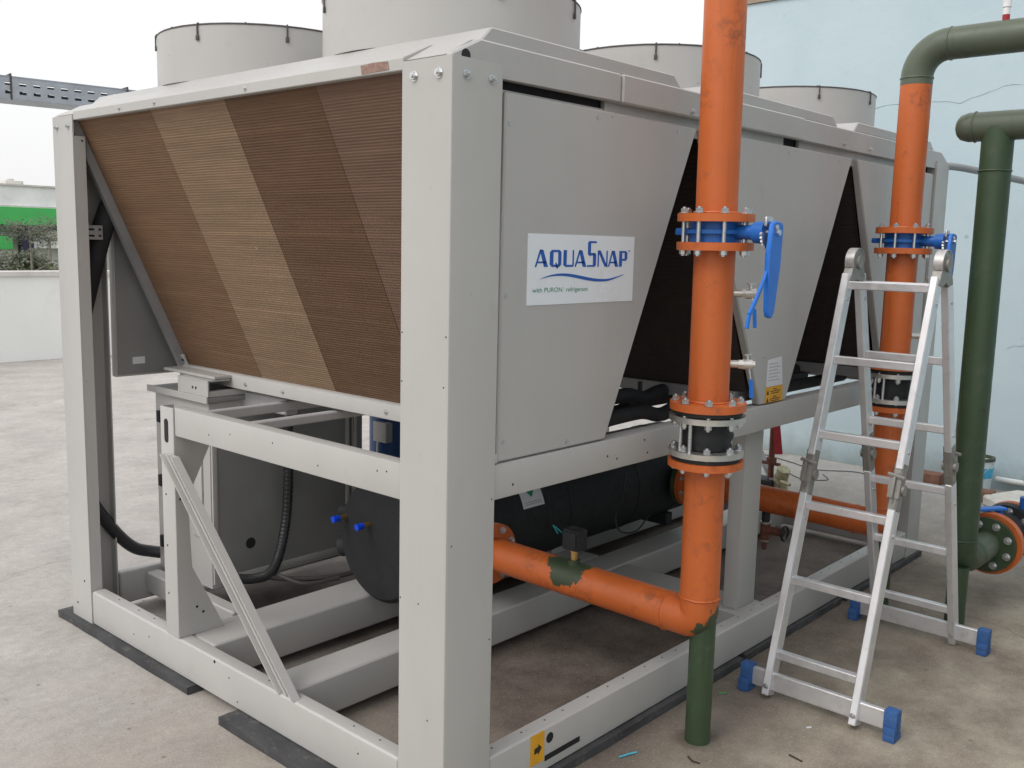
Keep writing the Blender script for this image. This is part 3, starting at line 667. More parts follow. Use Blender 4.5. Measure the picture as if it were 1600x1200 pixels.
# evaporator barrel
EY, EZ, ER = 1.140, .397, .242
bm = new(); cyl(bm, (.752, EY, EZ), (2.78, EY, EZ), ER, seg=48); ev = obj('evaporator', bm, 'insulation', ch)
bm = new(); cyl(bm, (.735, EY, EZ), (.7515, EY, EZ), ER - .012, ER + .006, seg=48); obj('end_cap', bm, 'insulation', ev)
for y, z in ((1.342, .463), (1.192, .462)):
    bm = new(); cyl(bm, (.700, y, z), (.735, y, z), .011, seg=10); obj('service_valve', bm, 'brass', ev)
    bm = new(); cyl(bm, (.668, y, z), (.6995, y, z), .0135, seg=12); obj('valve_cap', bm, 'blue_cap', ev)
for x in (.95, 2.55): part_box('barrel_saddle', (x, .96, .137), (x + .06, 1.24, .20), 'insulation', ev, .003)
for z, r in ((.48, .03), (.33, .045)):
    bm = new(); cyl(bm, (.85, EY + .19, z), (.80, EY + .31, z - .03), r, seg=14); obj('barrel_nozzle', bm, 'insulation', ev)
bm = new(); box(bm, (1.85, EY - .26, .545), (2.0, EY - .20, .59), .004); obj('sensor_box', bm, 'conduit', ev)
lb = new(); n0 = 8; rows = []
for k in range(n0 + 1):
    a = math.radians(164 - k*29/n0); y, z = EY + (ER + .002)*math.cos(a), EZ + (ER + .002)*math.sin(a)
    rows.append((lb.verts.new((1.345, y, z)), lb.verts.new((1.485, y, z))))
for a, b_ in zip(rows, rows[1:]): lb.faces.new((a[0], a[1], b_[1], b_[0]))
lo = obj('notice', lb, 'paper_white', ev)
def on_barrel(x, deg, e=.0035):
    a = math.radians(deg); return (x, EY + (ER + e)*math.cos(a), EZ + (ER + e)*math.sin(a))
gb = new(); gb.faces.new([gb.verts.new(on_barrel(*q)) for q in ((1.370, 136), (1.460, 136), (1.460, 142), (1.413, 154), (1.370, 142))]); obj('green_triangle', gb, 'print_green', lo)
gb = new()
for dg in (158, 160): gb.faces.new([gb.verts.new(on_barrel(*q)) for q in ((1.36, dg), (1.47, dg), (1.47, dg + .9), (1.36, dg + .9))])
obj('print_line', gb, 'print_grey', lo)
bm = new(); tube(bm, smooth_path([(1.49, .905, .52), (1.50, .885, .45), (1.49, .875, .39), (1.50, .868, .37)]), .002, 5); obj('tie_wire', bm, 'conduit', ev)
for dx in (.0, .016):
    bm = new(); tube(bm, [(1.500, .868, .372), (1.512 + dx, .862, .350), (1.522 + dx*1.6, .857, .332)], .003, 5); obj('wire_end', bm, 'plastic_teal', ev)
bm = new(); tube(bm, smooth_path([(2.05, .88, .50), (1.98, .84, .44), (1.90, .82, .34), (1.92, .80, .27), (2.05, .80, .25), (2.18, .82, .30)]), .004, 6); obj('sensor_cable', bm, 'conduit', ev)
for x in (1.12, 1.66, 2.2, 2.6):
    bm = new(); ring(bm, (x, EY, EZ), (x + .035, EY, EZ), ER - .004, ER + .0025, 48); obj('insulation_tape', bm, 'insulation', ev)
# compressors and refrigerant lines inside
for k, (x, y) in enumerate(((1.52, 1.95), (1.86, 1.72), (2.25, 1.85))):
    bm = new(); cyl(bm, (x, y, .16), (x, y, .80), .120, seg=28); cyl(bm, (x, y, .80), (x, y, .86), .120, .06, seg=28); cyl(bm, (x, y, .1365), (x, y, .16), .14, seg=20)
    cp = obj('compressor', bm, 'compressor_blue', ch)
    bm = new(); box(bm, (x - .135, y - .10, .60), (x - .09, y + .0, .70), .006); obj('terminal_box', bm, 'frame_paint', cp)
    bm = new(); tube(bm, smooth_path([(x - .125, y - .03, .60), (x - .14, y - .05, .54), (x - .12, y - .10, .50), (x - .10, y - .13, .49)]), .006, 6); obj('power_lead', bm, 'wire_white', cp)
for y, z, r in ((.34, .945, .028), (.42, 1.00, .030), (.55, .930, .026)):
    bm = new(); tube(bm, smooth_path([(.80, y, z - .05), (1.0, y, z), (1.35, y, z + .015), (1.5, y, z - .01), (1.7, y, z + .01), (2.4, y, z), (3.2, y, z)]), r, 12); obj('insulated_line', bm, 'insulation', ch)
for x in (1.47, 2.3):
    bm = new(); cyl(bm, (x, .42, .98), (x, .42, 1.06), .010, seg=8); obj('line_hanger', bm, 'conduit', ch)
bm = new(); cyl(bm, (1.285, .009, 1.895), (1.285, -.010, 1.895), .026, .022, seg=18); obj('cable_gland', bm, 'coil_frame', ch)

# ---- printed label on the first panel
LX0, LX1, LZ0, LZ1, LY = .305, .806, 1.420, 1.617, .010
bm = new(); box(bm, (LX0, LY - .0016, LZ0), (LX1, LY - .0002, LZ1)); lab = obj('brand_label', bm, 'sticker_white', pn[0])
def uv(px, py):                              # label drawing units (0..1110, 0..745 downwards)
    return LX0 + (LX1 - LX0) * px / 1110, LZ1 - (LZ1 - LZ0) * py / 745
def poly_print(bm, pts, y0, y1):
    prism(bm, [uv(*p) for p in pts], 'y', y0, y1)
def letter(name, polys, mat='print_blue', dy=0):
    bm = new()
    for p in polys: poly_print(bm, p, LY - .0026 - dy, LY - .0017)
    return obj(name, bm, mat, lab)
T, B_ = 165, 345
def A_(x, w_=125):
    return [[(x, B_), (x + 14, B_), (x + w_*.50, T), (x + w_*.36, T)], [(x + w_*.36, T), (x + w_*.62, T), (x + w_, B_), (x + w_*.70, B_)], [(x + 28, 288), (x + w_*.80, 288), (x + w_*.84, 306), (x + 22, 306)]]
letter('letter_a', [[(a, b_) for a, b_ in q] for q in A_(66)])
letter('letter_q', [[(208, T + 24), (228, T), (242, T + 24), (242, B_ - 24), (228, B_), (208, B_ - 24)], [(228, T), (302, T), (320, T + 24), (242, T + 24)], [(290, T + 20), (320, T + 24), (320, B_ - 24), (290, B_ - 20)], [(228, B_), (242, B_ - 24), (320, B_ - 24), (302, B_)], [(262, 300), (274, 300), (292, 362), (276, 362)]])
letter('letter_u', [[(342, T), (374, T), (374, B_ - 22), (362, B_), (342, B_ - 20)], [(362, B_), (374, B_ - 22), (432, B_ - 22), (445, B_ - 12), (436, B_)], [(434, T), (447, T), (447, B_ - 14), (434, B_ - 20)]])
letter('letter_a', A_(456, 122))
letter('letter_s', [[(592, 75), (606, 62), (682, 62), (682, 82), (622, 84)], [(590, 78), (622, 84), (622, 192), (592, 206)], [(592, 206), (622, 192), (672, 192), (678, 214), (606, 224)], [(648, 204), (680, 210), (680, 330), (648, 326)], [(588, 326), (680, 326), (666, B_), (588, B_)]])
letter('letter_n', [[(698, T), (711, T), (711, B_), (698, B_)], [(698, T), (728, T), (806, B_), (776, B_)], [(793, T), (806, T), (806, B_), (793, B_)]])
letter('letter_a', A_(812, 116))
letter('letter_p', [[(938, T), (970, T), (970, B_), (938, B_)], [(970, T), (1012, T), (1030, T + 22), (970, T + 22)], [(1000, T + 18), (1030, T + 22), (1030, 252), (1000, 258)], [(970, 256), (1030, 252), (1014, 278), (970, 278)]])
letter('trademark_dot', [[(1040, 158), (1058, 158), (1058, 170), (1040, 170)]])
up_, lo_ = [], []
for k in range(33):
    f = k / 32; x = 118 + f * 882; yc = 452 - 20*math.sin(f*math.pi*2 + .25) * 1.6 + 18*f - 30*max(0, f - .80)*5*(f) + (30*(1 - f)**8)
    th = 17 * math.sin(math.pi * f)**.8 + .5; up_.append((x, yc - th)); lo_.append((x, yc + th))
bm = new()
for k in range(32): poly_print(bm, [up_[k], up_[k+1], lo_[k+1], lo_[k]], LY - .0026, LY - .0017)
obj('swoosh', bm, 'print_blue', lab)
def text_mesh(name, body, px, py, height, xs, mat, parent, y):
    cu_ = bpy.data.curves.new(name, 'FONT'); cu_.body = body; cu_.size = 1; cu_.extrude = 0
    to = bpy.data.objects.new(name + '_t', cu_); C.objects.link(to); bpy.context.view_layer.update()
    me = bpy.data.meshes.new_from_object(to.evaluated_get(bpy.context.evaluated_depsgraph_get())); bpy.data.objects.remove(to)
    x0, z0 = px, py
    for v_ in me.vertices: v_.co = Vector((x0 + v_.co.x * height * xs, y, z0 + v_.co.y * height)) - wloc(parent)
    me.materials.clear(); me.materials.append(M[mat]); o = bpy.data.objects.new(name, me); C.objects.link(o); o.parent = parent; return o
ux, uz = uv(50, 612)
text_mesh('tagline', 'with PURON\u00b4 refrigerant', ux, uz, .0185, 1.30, 'print_green', lab, LY - .0022)
# service notice and warning label on the middle panel
bm = new(); prism(bm, [(1.728, 1.060), (1.862, 1.060), (1.842, 1.172), (1.728, 1.165)], 'y', .0085, .0098)
sn = obj('service_notice', bm, 'paper_white', pn[1])
for k in range(6):
    bm = new(); z = 1.082 + k * .013; box(bm, (1.740, .0078, z), (1.833 - (.02 if k % 2 else 0), .0084, z + .0035)); obj('print_line', bm, 'print_grey', sn)
wl = new(); prism(wl, [(1.722, .9965), (1.868, .9965), (1.862, 1.0585), (1.725, 1.0585)], 'y', .0085, .0098)
wl = obj('warning_label', wl, 'print_yellow', pn[1])
for r_ in range(2):
    z = 1.034 - r_*.030
    bm = new(); prism(bm, [(1.732, z - .006), (1.752, z - .006), (1.742, z + .014)], 'y', .0078, .0084); obj('warning_triangle', bm, 'print_black', wl)
    for k, (xa, xb) in enumerate(((1.785, 1.815), (1.762, 1.845), (1.768, 1.838))):
        bm = new(); zz = z + .012 - k*.008; box(bm, (xa, .0078, zz), (xb, .0084, zz + .0032)); obj('print_line', bm, 'print_black', wl)

# ------------------------------------------------------------------ isolation pads
def pad(a, b_, label):
    bm = new(); box(bm, a, b_, .004); bmesh.ops.subdivide_edges(bm, edges=[e for e in bm.edges if e.calc_length() > .15], cuts=8, use_grid_fill=True)
    for v_ in bm.verts: v_.co.x += random.uniform(-.0025, .0025); v_.co.y += random.uniform(-.0025, .0025)
    return tag(obj('rubber_pad', bm, 'pad_rubber', None, ((a[0]+b_[0])/2, (a[1]+b_[1])/2, G)), label, 'pad', 'rubber pads under the chiller frame')
pad((-.030, 1.275, G + .0005), (.10, 2.33, -.0005), 'grey rubber pad under the corner post beside the waisted column')
pad((-.070, -.06, G + .0005), (.10, 1.010, -.0005), 'grey rubber pad under the end rail below the diagonal brace foot')
pad((.30, -.020, G + .0005), (1.62, .10, -.0005), 'long black rubber pad under the side rail beneath the yellow arrow sticker')
pad((1.66, -.012, G + .0005), (2.55, .10, -.0005), 'black rubber pad under the side rail behind the ladder')
pad((2.60, -.015, G + .0005), (3.57, .10, -.0005), 'black rubber pad under the side rail at the far post')
pad((.90, W - .10, G + .0005), (2.60, W + .02, -.0005), 'black rubber pad under the cabinet side rail')
pad((3.45, 1.2, G + .0005), (3.57, 2.2, -.0005), 'black rubber pad under the far end rail')

# ------------------------------------------------------------------ pipework
def flange(parent, p, ax, r, th, mat, ri=.05, name='flange', seg=40):
    p = Vector(p); ax = Vector(ax).normalized(); bm = new(); s, t_ = frame_of(ax)
    cyl(bm, p - ax*th/2, p + ax*th/2, r, seg=seg)
    bmesh.ops.bevel(bm, geom=[e for e in bm.edges if len(e.link_faces) == 2 and e.calc_face_angle(0) > .8], offset=.0025, segments=1, affect='EDGES')
    return obj(name, bm, mat, parent)
def bolt_circle(parent, p, ax, rb, n_, r=.0105, h=.012, ph=.0):
    p = Vector(p); ax = Vector(ax).normalized(); s, t_ = frame_of(ax)
    for k in range(n_):
        a = 2*math.pi*k/n_ + ph; bolt(parent, p + (s*math.cos(a) + t_*math.sin(a))*rb, ax, r, h)
def studs(parent, p0, p1, rb, n_, ph=0, r=.0055):
    p0 = Vector(p0); p1 = Vector(p1); s, t_ = frame_of(p1 - p0); Ln = (p1 - p0).length
    for k in range(n_):
        a = 2*math.pi*k/n_ + ph; q = p0 + (s*math.cos(a) + t_*math.sin(a))*rb
        inst('stud', 'stud_%d' % (Ln*1e4), lambda bm: cyl(bm, (0, 0, 0), (0, 0, Ln), r, seg=8), 'zinc', parent, q, p1 - p0)
def weld(parent, p, ax, r, mat):
    p = Vector(p); s, t_ = frame_of(Vector(ax)); bm = new()
    P = [p + (s*math.cos(a) + t_*math.sin(a))*(r + random.uniform(-.0006, .0008)) + Vector(ax)*random.uniform(-.001, .001) for a in [2*math.pi*k/36 for k in range(36)]]
    tube(bm, P + [P[0]], .0042, 6, False); return obj('weld', bm, mat, parent)
PR = .0635
def riser(x, y, zt, branch_to, stub_x, label, name, patches, lean, green_top=None, tap_dir=(.55, -.83, 0)):
    t = thing(name, label, 'pipe', (stub_x, y, G))
    O = Vector((stub_x, y, G)); mname = 'orange_' + label[:9].replace(' ', '_')
    pipe_paint(mname, ORANGE, [(tuple(Vector(p) - O), r) for p, r in patches])
    def at_(z): return Vector((x + lean * (z - .4), y, z))
    zc = .388                                                # centre of the horizontal branch
    # lower riser + elbow + branch
    bm = new(); P = [at_(.905), at_(.60), at_(.475)] + elbow((x, y, zc), (0, 0, -1), (0, 1, 0), .042)[1:] + [Vector((x, y + .3, zc + .004)), Vector((x, branch_to, zc + .010))]
    tube(bm, P, PR, 28); obj('lower_pipe', bm, mname, t)
    weld(t, at_(.47), (0, 0, 1), PR, mname); weld(t, (x, y + .115, zc), (0, 1, 0), PR, mname)
    bm = new(); cyl(bm, (stub_x, y - .012, G), (stub_x, y - .012, zc + .01), .0415, seg=24); st_ = obj('support_leg', bm, 'green_paint', t)
    # branch flange at the evaporator
    flange(t, (x, branch_to + .012, zc + .01), (0, 1, 0), .118, .022, mname); bolt_circle(t, (x, branch_to, zc + .01), (0, -1, 0), .095, 8, .0105, .011, .39)
    flange(t, (x, branch_to + .037, zc + .01), (0, 1, 0), .118, .020, 'green_paint')
    bm = new(); cyl(bm, (x, branch_to + .047, zc + .01), (x, .915, zc + .01), PR, seg=24); obj('nozzle', bm, 'insulation', t)
    # flexible connector between 0.914 and 1.099
    FRr = .119
    def F(z, mat, th, r=FRr, nm='flange'): return flange(t, at_(z), (lean, 0, 1), r, th, mat, name=nm)
    F(.916, mname, .022); F(.933, 'rubber', .010, FRr - .010, 'gasket'); F(.951, 'stainless', .018, FRr - .001, 'backing_ring')
    F(1.099, mname, .024); F(1.080, 'rubber', .012, FRr - .010, 'gasket'); F(1.061, 'stainless', .018, FRr, 'backing_ring')
    bm = new(); prof = [(.960, .074), (.968, .080), (.985, .077), (1.006, .086), (1.026, .077), (1.043, .080), (1.052, .074)]
    tube(bm, [at_(z) for z, _ in prof], 1, 32, radii=[r for _, r in prof]); obj('rubber_bellows', bm, 'rubber', t, ang=60)
    ph = .22
    bolt_circle(t, at_(1.111), (0, 0, 1), .100, 8, .0115, .014, ph); bolt_circle(t, at_(1.052), (0, 0, -1), .100, 8, .0115, .016, -ph)
    bolt_circle(t, at_(.960), (0, 0, 1), .100, 8, .0115, .014, ph); bolt_circle(t, at_(.905), (0, 0, -1), .100, 8, .0105, .012, -ph)
    studs(t, at_(.925), at_(.95), .100, 8, ph, .007); studs(t, at_(1.066), at_(1.09), .100, 8, ph, .007)
    for a in (2.75, 3.15): 
        q = Vector((math.cos(a)*.100, math.sin(a)*.100, 0)); bm = new(); cyl(bm, at_(.95) + q, at_(1.055) + q, .006, seg=8); obj('tie_rod', bm, 'zinc', t)
    # middle pipe, valve, upper pipe
    bm = new(); tube(bm, [at_(1.085), at_(1.35), at_(1.60)], PR, 28); obj('middle_pipe', bm, mname, t); weld(t, at_(1.113), (0, 0, 1), PR + .004, mname)
    F(1.594, mname, .024, .117); F(1.680, mname, .024, .117); weld(t, at_(1.695), (0, 0, 1), PR + .003, mname)
    bolt_circle(t, at_(1.692), (0, 0, 1), .099, 8, .0115, .014, .0); bolt_circle(t, at_(1.582), (0, 0, -1), .099, 8, .0115, .014, .0)
    studs(t, at_(1.600), at_(1.675), .099, 8, 0, .0062)
    vc = at_(1.637)
    bm = new(); cyl(bm, vc - Vector((0, 0, .031)), vc + Vector((0, 0, .031)), .078, seg=36); cyl(bm, vc - Vector((0, 0, .006)), vc + Vector((0, 0, .006)), .092, seg=36)
    box(bm, vc + Vector((-.018, .07, -.011)), vc + Vector((.018, .135, .011)), .006)
    cyl(bm, vc + Vector((0, -.07, 0)), vc + Vector((0, -.165, 0)), .022, seg=16); cyl(bm, vc + Vector((0, -.135, 0)), vc + Vector((0, -.172, 0)), .032, .034, seg=16)
    vb = obj('valve_body', bm, 'blue_cast', t)
    bm = new()                                              # toothed quadrant and pin
    P = [(vc.x + .0, vc.z)]
    for k in range(17):
        a = math.radians(180 + 100*k/16); r = .056 if k % 2 else .050; P.append((vc.x + .004 + r*math.cos(a), vc.z + r*math.sin(a)))
    prism(bm, P, 'y', y - .182, y - .175); cyl(bm, vc + Vector((0, -.172, 0)), vc + Vector((0, -.215, 0)), .009, seg=10)
    box(bm, vc + Vector((-.03, -.186, .018)), vc + Vector((.012, -.176, .046)), .004); obj('notch_plate', bm, 'zinc', vb)
    bm = new(); prism(bm, [(vc.x + a*1.4, vc.z + b_) for a, b_ in [(-.018, .026), (-.006, .034), (.022, .030), (.028, .018), (.022, -.10), (.008, -.235), (-.002, -.252), (-.016, -.248), (-.022, -.230), (-.026, -.13), (-.028, -.06)]], 'y', y - .206, y - .190, .003)
    lv = obj('lever', bm, 'blue_lever', t); bolt(lv, vc + Vector((-.004, -.206, .014)), (0, -1, 0), .007, .004)
    bm = new(); P = [vc + Vector(q) for q in ((-.022, -.196, -.10), (-.050, -.198, -.140), (-.095, -.20, -.195), (-.130, -.20, -.235), (-.140, -.20, -.275))]; 
    for a, b_ in zip(P, P[1:]): obox(bm, a, b_, .011, .008, up=(0, 1, 0))
    obj('trigger', bm, 'blue_lever', lv)
    if green_top is None:
        bm = new(); tube(bm, [at_(1.67), at_(2.0), at_(zt)], PR, 28); obj('upper_pipe', bm, mname, t)
    else:
        bm = new(); tube(bm, [at_(1.67), at_(2.0), at_(green_top)], PR, 28); obj('upper_pipe', bm, mname, t)
        tp = at_(green_top); ze = 2.438
        bm = new(); tube(bm, [tp - Vector((0, 0, .002)), Vector((tp.x, y, ze - .135))] + elbow((tp.x, y, ze), (0, 0, 1), (0, -1, 0), .125) + [Vector((tp.x, y - .6, ze + .002)), Vector((tp.x, -3.4, ze + .01))], PR + .0008, 28)
        e_ = obj('green_pipe', bm, 'pale_green_paint', t); weld(e_, (tp.x, y, ze - .128), (0, 0, 1), PR, 'pale_green_paint'); weld(e_, (tp.x, y - .13, ze), (0, 1, 0), PR, 'pale_green_paint')
        bm = new(); cyl(bm, (tp.x, -.50, ze + .055), (tp.x, -.50, ze + .085), .014, seg=12); obj('vent_socket', bm, 'red_tag', t)
        bm = new(); zz = ze + .0855
        for k in range(7): cyl(bm, (tp.x, -.50, zz + k*.028), (tp.x, -.50, zz + k*.028 + .0275), .0135 + .003*(k % 2), seg=12)
        obj('taped_vent', bm, 'white_tape', t)
    # two gauge taps
    td = Vector(tap_dir).normalized()
    for z, hang in ((1.452, 0), (1.232, 1)):
        c_ = at_(z); bm = new(); cyl(bm, c_ + td*.058, c_ + td*.088, .012, seg=12); cyl(bm, c_ + td*.088, c_ + td*.100, .015, seg=6); cyl(bm, c_ + td*.100, c_ + td*.130, .0165, seg=14); cyl(bm, c_ + td*.130, c_ + td*.138, .013, seg=6)
        tp_ = obj('gauge_tap', bm, 'stainless', t)
        bm = new(); q = c_ + td*.115; cyl(bm, q, q + Vector((0, 0, .03)), .006, seg=8); box(bm, q + Vector((-.016, -.006, .028)), q + Vector((.016, .006, .032)), .001); obj('tap_stem', bm, 'zinc', tp_)
        bm = new(); obox(bm, q + Vector((-.004, -.01, -.012)), q + Vector((-.002, -.016, -.045)), .010, .004, bev=.001); obj('tap_neck', bm, 'zinc', tp_)
        bm = new(); obox(bm, q + Vector((-.002, -.016, -.045)), q + Vector((.004, -.018, -.105)), .012, .007, bev=.002); obj('tap_handle', bm, 'blue_lever', tp_)
    return t, mname
r1, om1 = riser(.967, -.190, 3.6, .715, .978, 'near orange riser pipe beside the branded panel with blue lever valve', 'orange_riser_pipe',
                [((.925, .335, .458), .088), ((.965, -.268, .360), .082), ((1.01, -.235, .41), .06)], -.013)
r2, om2 = riser(2.536, -.170, 0, .815, 2.55, 'far orange riser pipe seen through the ladder turning into green elbow', 'orange_riser_pipe',
                [((2.56, -.245, .345), .08)], .008, green_top=2.284)
# flow switch on the near branch, drain cock under the far one
bm = new(); cyl(bm, (.960, .325, .445), (.960, .325, .470), .022, seg=14); fsw = obj('flow_switch', bm, om1, r1)
bm = new(); cyl(bm, (.960, .325, .4705), (.960, .325, .500), .013, seg=12); cyl(bm, (.960, .325, .4985), (.960, .325, .508), .016, seg=12); obj('switch_stem', bm, 'brass', fsw)
bm = new(); box(bm, (.932, .290, .5085), (.990, .358, .585), .006); box(bm, (.924, .295, .52), (.9315, .353, .578), .003); obj('switch_box', bm, 'insulation', fsw)
bm = new(); cyl(bm, (2.536, .385, .33), (2.536, .385, .285), .020, seg=12); dr = obj('drain_cock', bm, 'conduit', r2)
bm = new(); cyl(bm, (2.536, .385, .2845), (2.536, .385, .275), .025, seg=12); cyl(bm, (2.536, .385, .195), (2.536, .385, .185), .020, seg=12); obj('drain_nut', bm, 'stainless', dr)
bm = new(); cyl(bm, (2.536, .385, .2745), (2.536, .385, .1955), .024, seg=12); cyl(bm, (2.536, .385, .245), (2.536, .29, .245), .02, seg=12); cyl(bm, (2.536, .385, .1845), (2.536, .385, .145), .012, seg=10); obj('drain_body', bm, 'rusty_pipe', dr)
bm = new(); tube(bm, [(2.536 + .034*math.cos(a), .283, .245 + .034*math.sin(a)) for a in [2*math.pi*k/20 for k in range(21)]], .006, 6, False); obox(bm, (2.502, .283, .245), (2.570, .283, .245), .006, .006); obj('hand_wheel', bm, 'conduit', dr)

# green pipe with low flange
gp = thing('green_pipe', 'dark green vertical pipe with capped header and bolted flange near its foot', 'pipe', (2.62, -.49, G))
gx, gy = 2.62, -.490
bm = new(); tube(bm, [(gx, gy, 2.10), (gx, gy, 1.9), (gx, gy, .9), (gx, gy, .40)] + elbow((gx, gy, .268), (0, 0, -1), (1, 0, 0), .115) + [Vector((2.80, gy, .268))], .0615, 28); obj('vertical_pipe', bm, 'green_paint', gp)
bm = new(); tube(bm, [(2.795, gy, .268), (2.985, gy, .268)], .0622, 24); obj('flange_pipe', bm, 'pale_green_paint', gp)
weld(gp, (gx, gy, 1.925), (0, 0, 1), .0615, 'green_paint'); weld(gp, (gx, gy, .375), (0, 0, 1), .0615, 'green_paint')
bm = new(); P = [Vector((gx, -.325, 2.105)), Vector((gx, -.332, 2.105)), Vector((gx, -.345, 2.105)), Vector((gx, -.375, 2.105)), Vector((gx, -3.4, 2.112))]
tube(bm, P, .06, 28, radii=[.018, .036, .050, .0595, .0600]); hd = obj('header', bm, 'pale_green_paint', gp); weld(hd, (gx, -.40, 2.105), (0, 1, 0), .0595, 'pale_green_paint')
bm = new(); cyl(bm, (gx, gy + .002, G), (gx, gy + .002, .25), .0415, seg=24); obj('support_leg', bm, 'green_paint', gp)
flange(gp, (2.990, gy, .268), (1, 0, 0), .126, .022, 'green_paint'); bolt_circle(gp, (2.979, gy, .268), (-1, 0, 0), .098, 8, .0135, .014, .39)
flange(gp, (3.030, gy - .004, .268), (1, 0, 0), .142, .045, 'orange_paint', name='valve_flange')
bm = new(); tube(bm, [(3.05, gy, .268), (3.10, gy, .268), (3.20, gy, .268), (3.26, gy, .268)], .1, 24, radii=[.10, .085, .085, .10]); obj('valve_body', bm, 'rubber', gp)
flange(gp, (3.30, gy, .268), (1, 0, 0), .132, .06, 'rubber', name='valve_flange'); bolt_circle(gp, (3.27, gy, .268), (-1, 0, 0), .104, 8, .0135, .014, .1)
flange(gp, (3.36, gy, .268), (1, 0, 0), .132, .045, 'orange_paint', name='valve_flange')
bm = new(); tube(bm, [(3.38, gy, .268), (3.9, gy, .268), (4.6, gy, .268)], .0615, 24); obj('run_pipe', bm, 'green_paint', gp)
bm = new(); cyl(bm, (4.3, gy, G), (4.3, gy, .25), .04, seg=18); obj('support_leg', bm, 'green_paint', gp)
bm = new(); cyl(bm, (3.14, gy, .34), (3.14, gy, .41), .020, seg=12); obox(bm, (3.14, gy - .02, .415), (2.93, gy + .09, .425), .045, .014, bev=.003); obox(bm, (2.96, gy + .055, .41), (2.90, gy + .10, .34), .02, .012, bev=.002); obj('valve_lever', bm, 'blue_lever', gp)
bm = new(); cyl(bm, (3.33, gy - .07, .38), (3.33, gy - .07, .44), .032, seg=16); obj('gear_box', bm, 'blue_cast', gp)
bm = new(); cyl(bm, (3.42, gy - .07, .50), (3.42, gy - .07, .62), .045, seg=16); cyl(bm, (3.42, gy - .07, .34), (3.42, gy - .07, .50), .018, seg=10); obj('actuator', bm, 'plastic_green', gp)

# ------------------------------------------------------------------ ladder
ld = thing('folding_ladder', 'folded open aluminium multi position stepladder with blue feet standing by the pipes', 'ladder', (1.93, -.38, G))
YL, YR = -.222, -.546
def leg_pair(bx, tx, out):
    def pt(z): f = (z + .01) / 1.57; return bx + (tx - bx) * f
    U = Vector((1, 0, 0))
    for ya in (YL, YR):
        for za, zb in ((-.018, .700), (.835, 1.500)):
            bm = new(); obox(bm, (pt(za), ya, za), (pt(zb), ya, zb), .027, .056, up=U, bev=.003); so_ = obj('stile', bm, 'aluminium', ld)
            for k in range(2):
                z = za + .06 + k*(zb - za - .15); bolt(so_, (pt(z) + .006, ya - .0135, z), (0, -1, 0), .006, .004)
        bm = new(); zc_ = .768                             # mid lock hinge
        obox(bm, (pt(.69), ya + .002, .69), (pt(.86), ya + .002, .86), .034, .050, up=U, bev=.006); obox(bm, (pt(.725) - out*.012, ya + .002, .725), (pt(.825) - out*.012, ya + .002, .825), .040, .070, up=U, bev=.016, seg=2)
        cyl(bm, (pt(zc_), ya - .026, zc_), (pt(zc_), ya + .028, zc_), .020, seg=14); hg = obj('lock_hinge', bm, 'cast_hinge', ld)
        bm = new(); obox(bm, (pt(.82) - out*.035, ya - .03, .815), (pt(.82) - out*.035, ya + .03, .825), .012, .012, bev=.002); obj('release_bar', bm, 'cast_hinge', hg)
    for z in (1.462, 1.187, .915, .660, .392, .128):
        bm = new(); obox(bm, (pt(z), YL - .012, z), (pt(z), YR + .012, z), .030, .030, up=(0, 0, 1), bev=.003); obj('rung', bm, 'aluminium', ld)
    bm = new(); obox(bm, (pt(.032) + out*.002, -.135, .032), (pt(.032) + out*.002, -.660, .032), .022, .066, up=(0, 0, 1), bev=.003); obj('stabiliser_bar', bm, 'aluminium', ld)
    for ya, sg in ((-.110, 1), (-.690, -1)):
        bm = new(); xb = pt(.03) + out*.002
        box(bm, (xb - .022, min(ya, ya - sg*.046), -.006), (xb + .022, max(ya, ya - sg*.046), .074), .005); box(bm, (xb - .034, min(ya, ya - sg*.040), G), (xb + .030, max(ya, ya - sg*.040), -.0065), .004)
        box(bm, (xb - .034, min(ya, ya - sg*.040), -.008), (xb - .020, max(ya, ya - sg*.040), .020), .003)
        obj('rubber_foot', bm, 'blue_foot', ld)
    for ya in (YL, YR): bolt(ld, (pt(.02) - .029*out if out > 0 else pt(.02) - .028, ya, .02), (-1, 0, 0), .008, .004)
leg_pair(1.430, 1.895, 1); leg_pair(2.435, 1.965, -1)
for ya in (YL, YR):
    bm = new()
    P = [(1.930 + .050*math.cos(a), 1.548 + .050*math.sin(a)) for a in [math.radians(-25 + 230*k/14) for k in range(15)]]
    prism(bm, P + [(1.850, 1.475), (1.90, 1.465), (1.93, 1.49), (1.96, 1.465), (2.012, 1.475)], 'y', ya - .016, ya + .016, .004)
    cyl(bm, (1.93, ya - .026, 1.548), (1.93, ya + .026, 1.548), .026, seg=18); hg = obj('top_hinge', bm, 'cast_hinge', ld)
    bm = new(); P = [(1.930 + r*math.cos(a), 1.548 + r*math.sin(a)) for r, a in [(.0535, math.radians(10 + 190*k/12)) for k in range(13)] + [(.0505, math.radians(200 - 190*k/12)) for k in range(13)]]
    prism(bm, P, 'y', ya - .0165, ya + .0165); obj('hinge_shell', bm, 'cast_shell', hg)

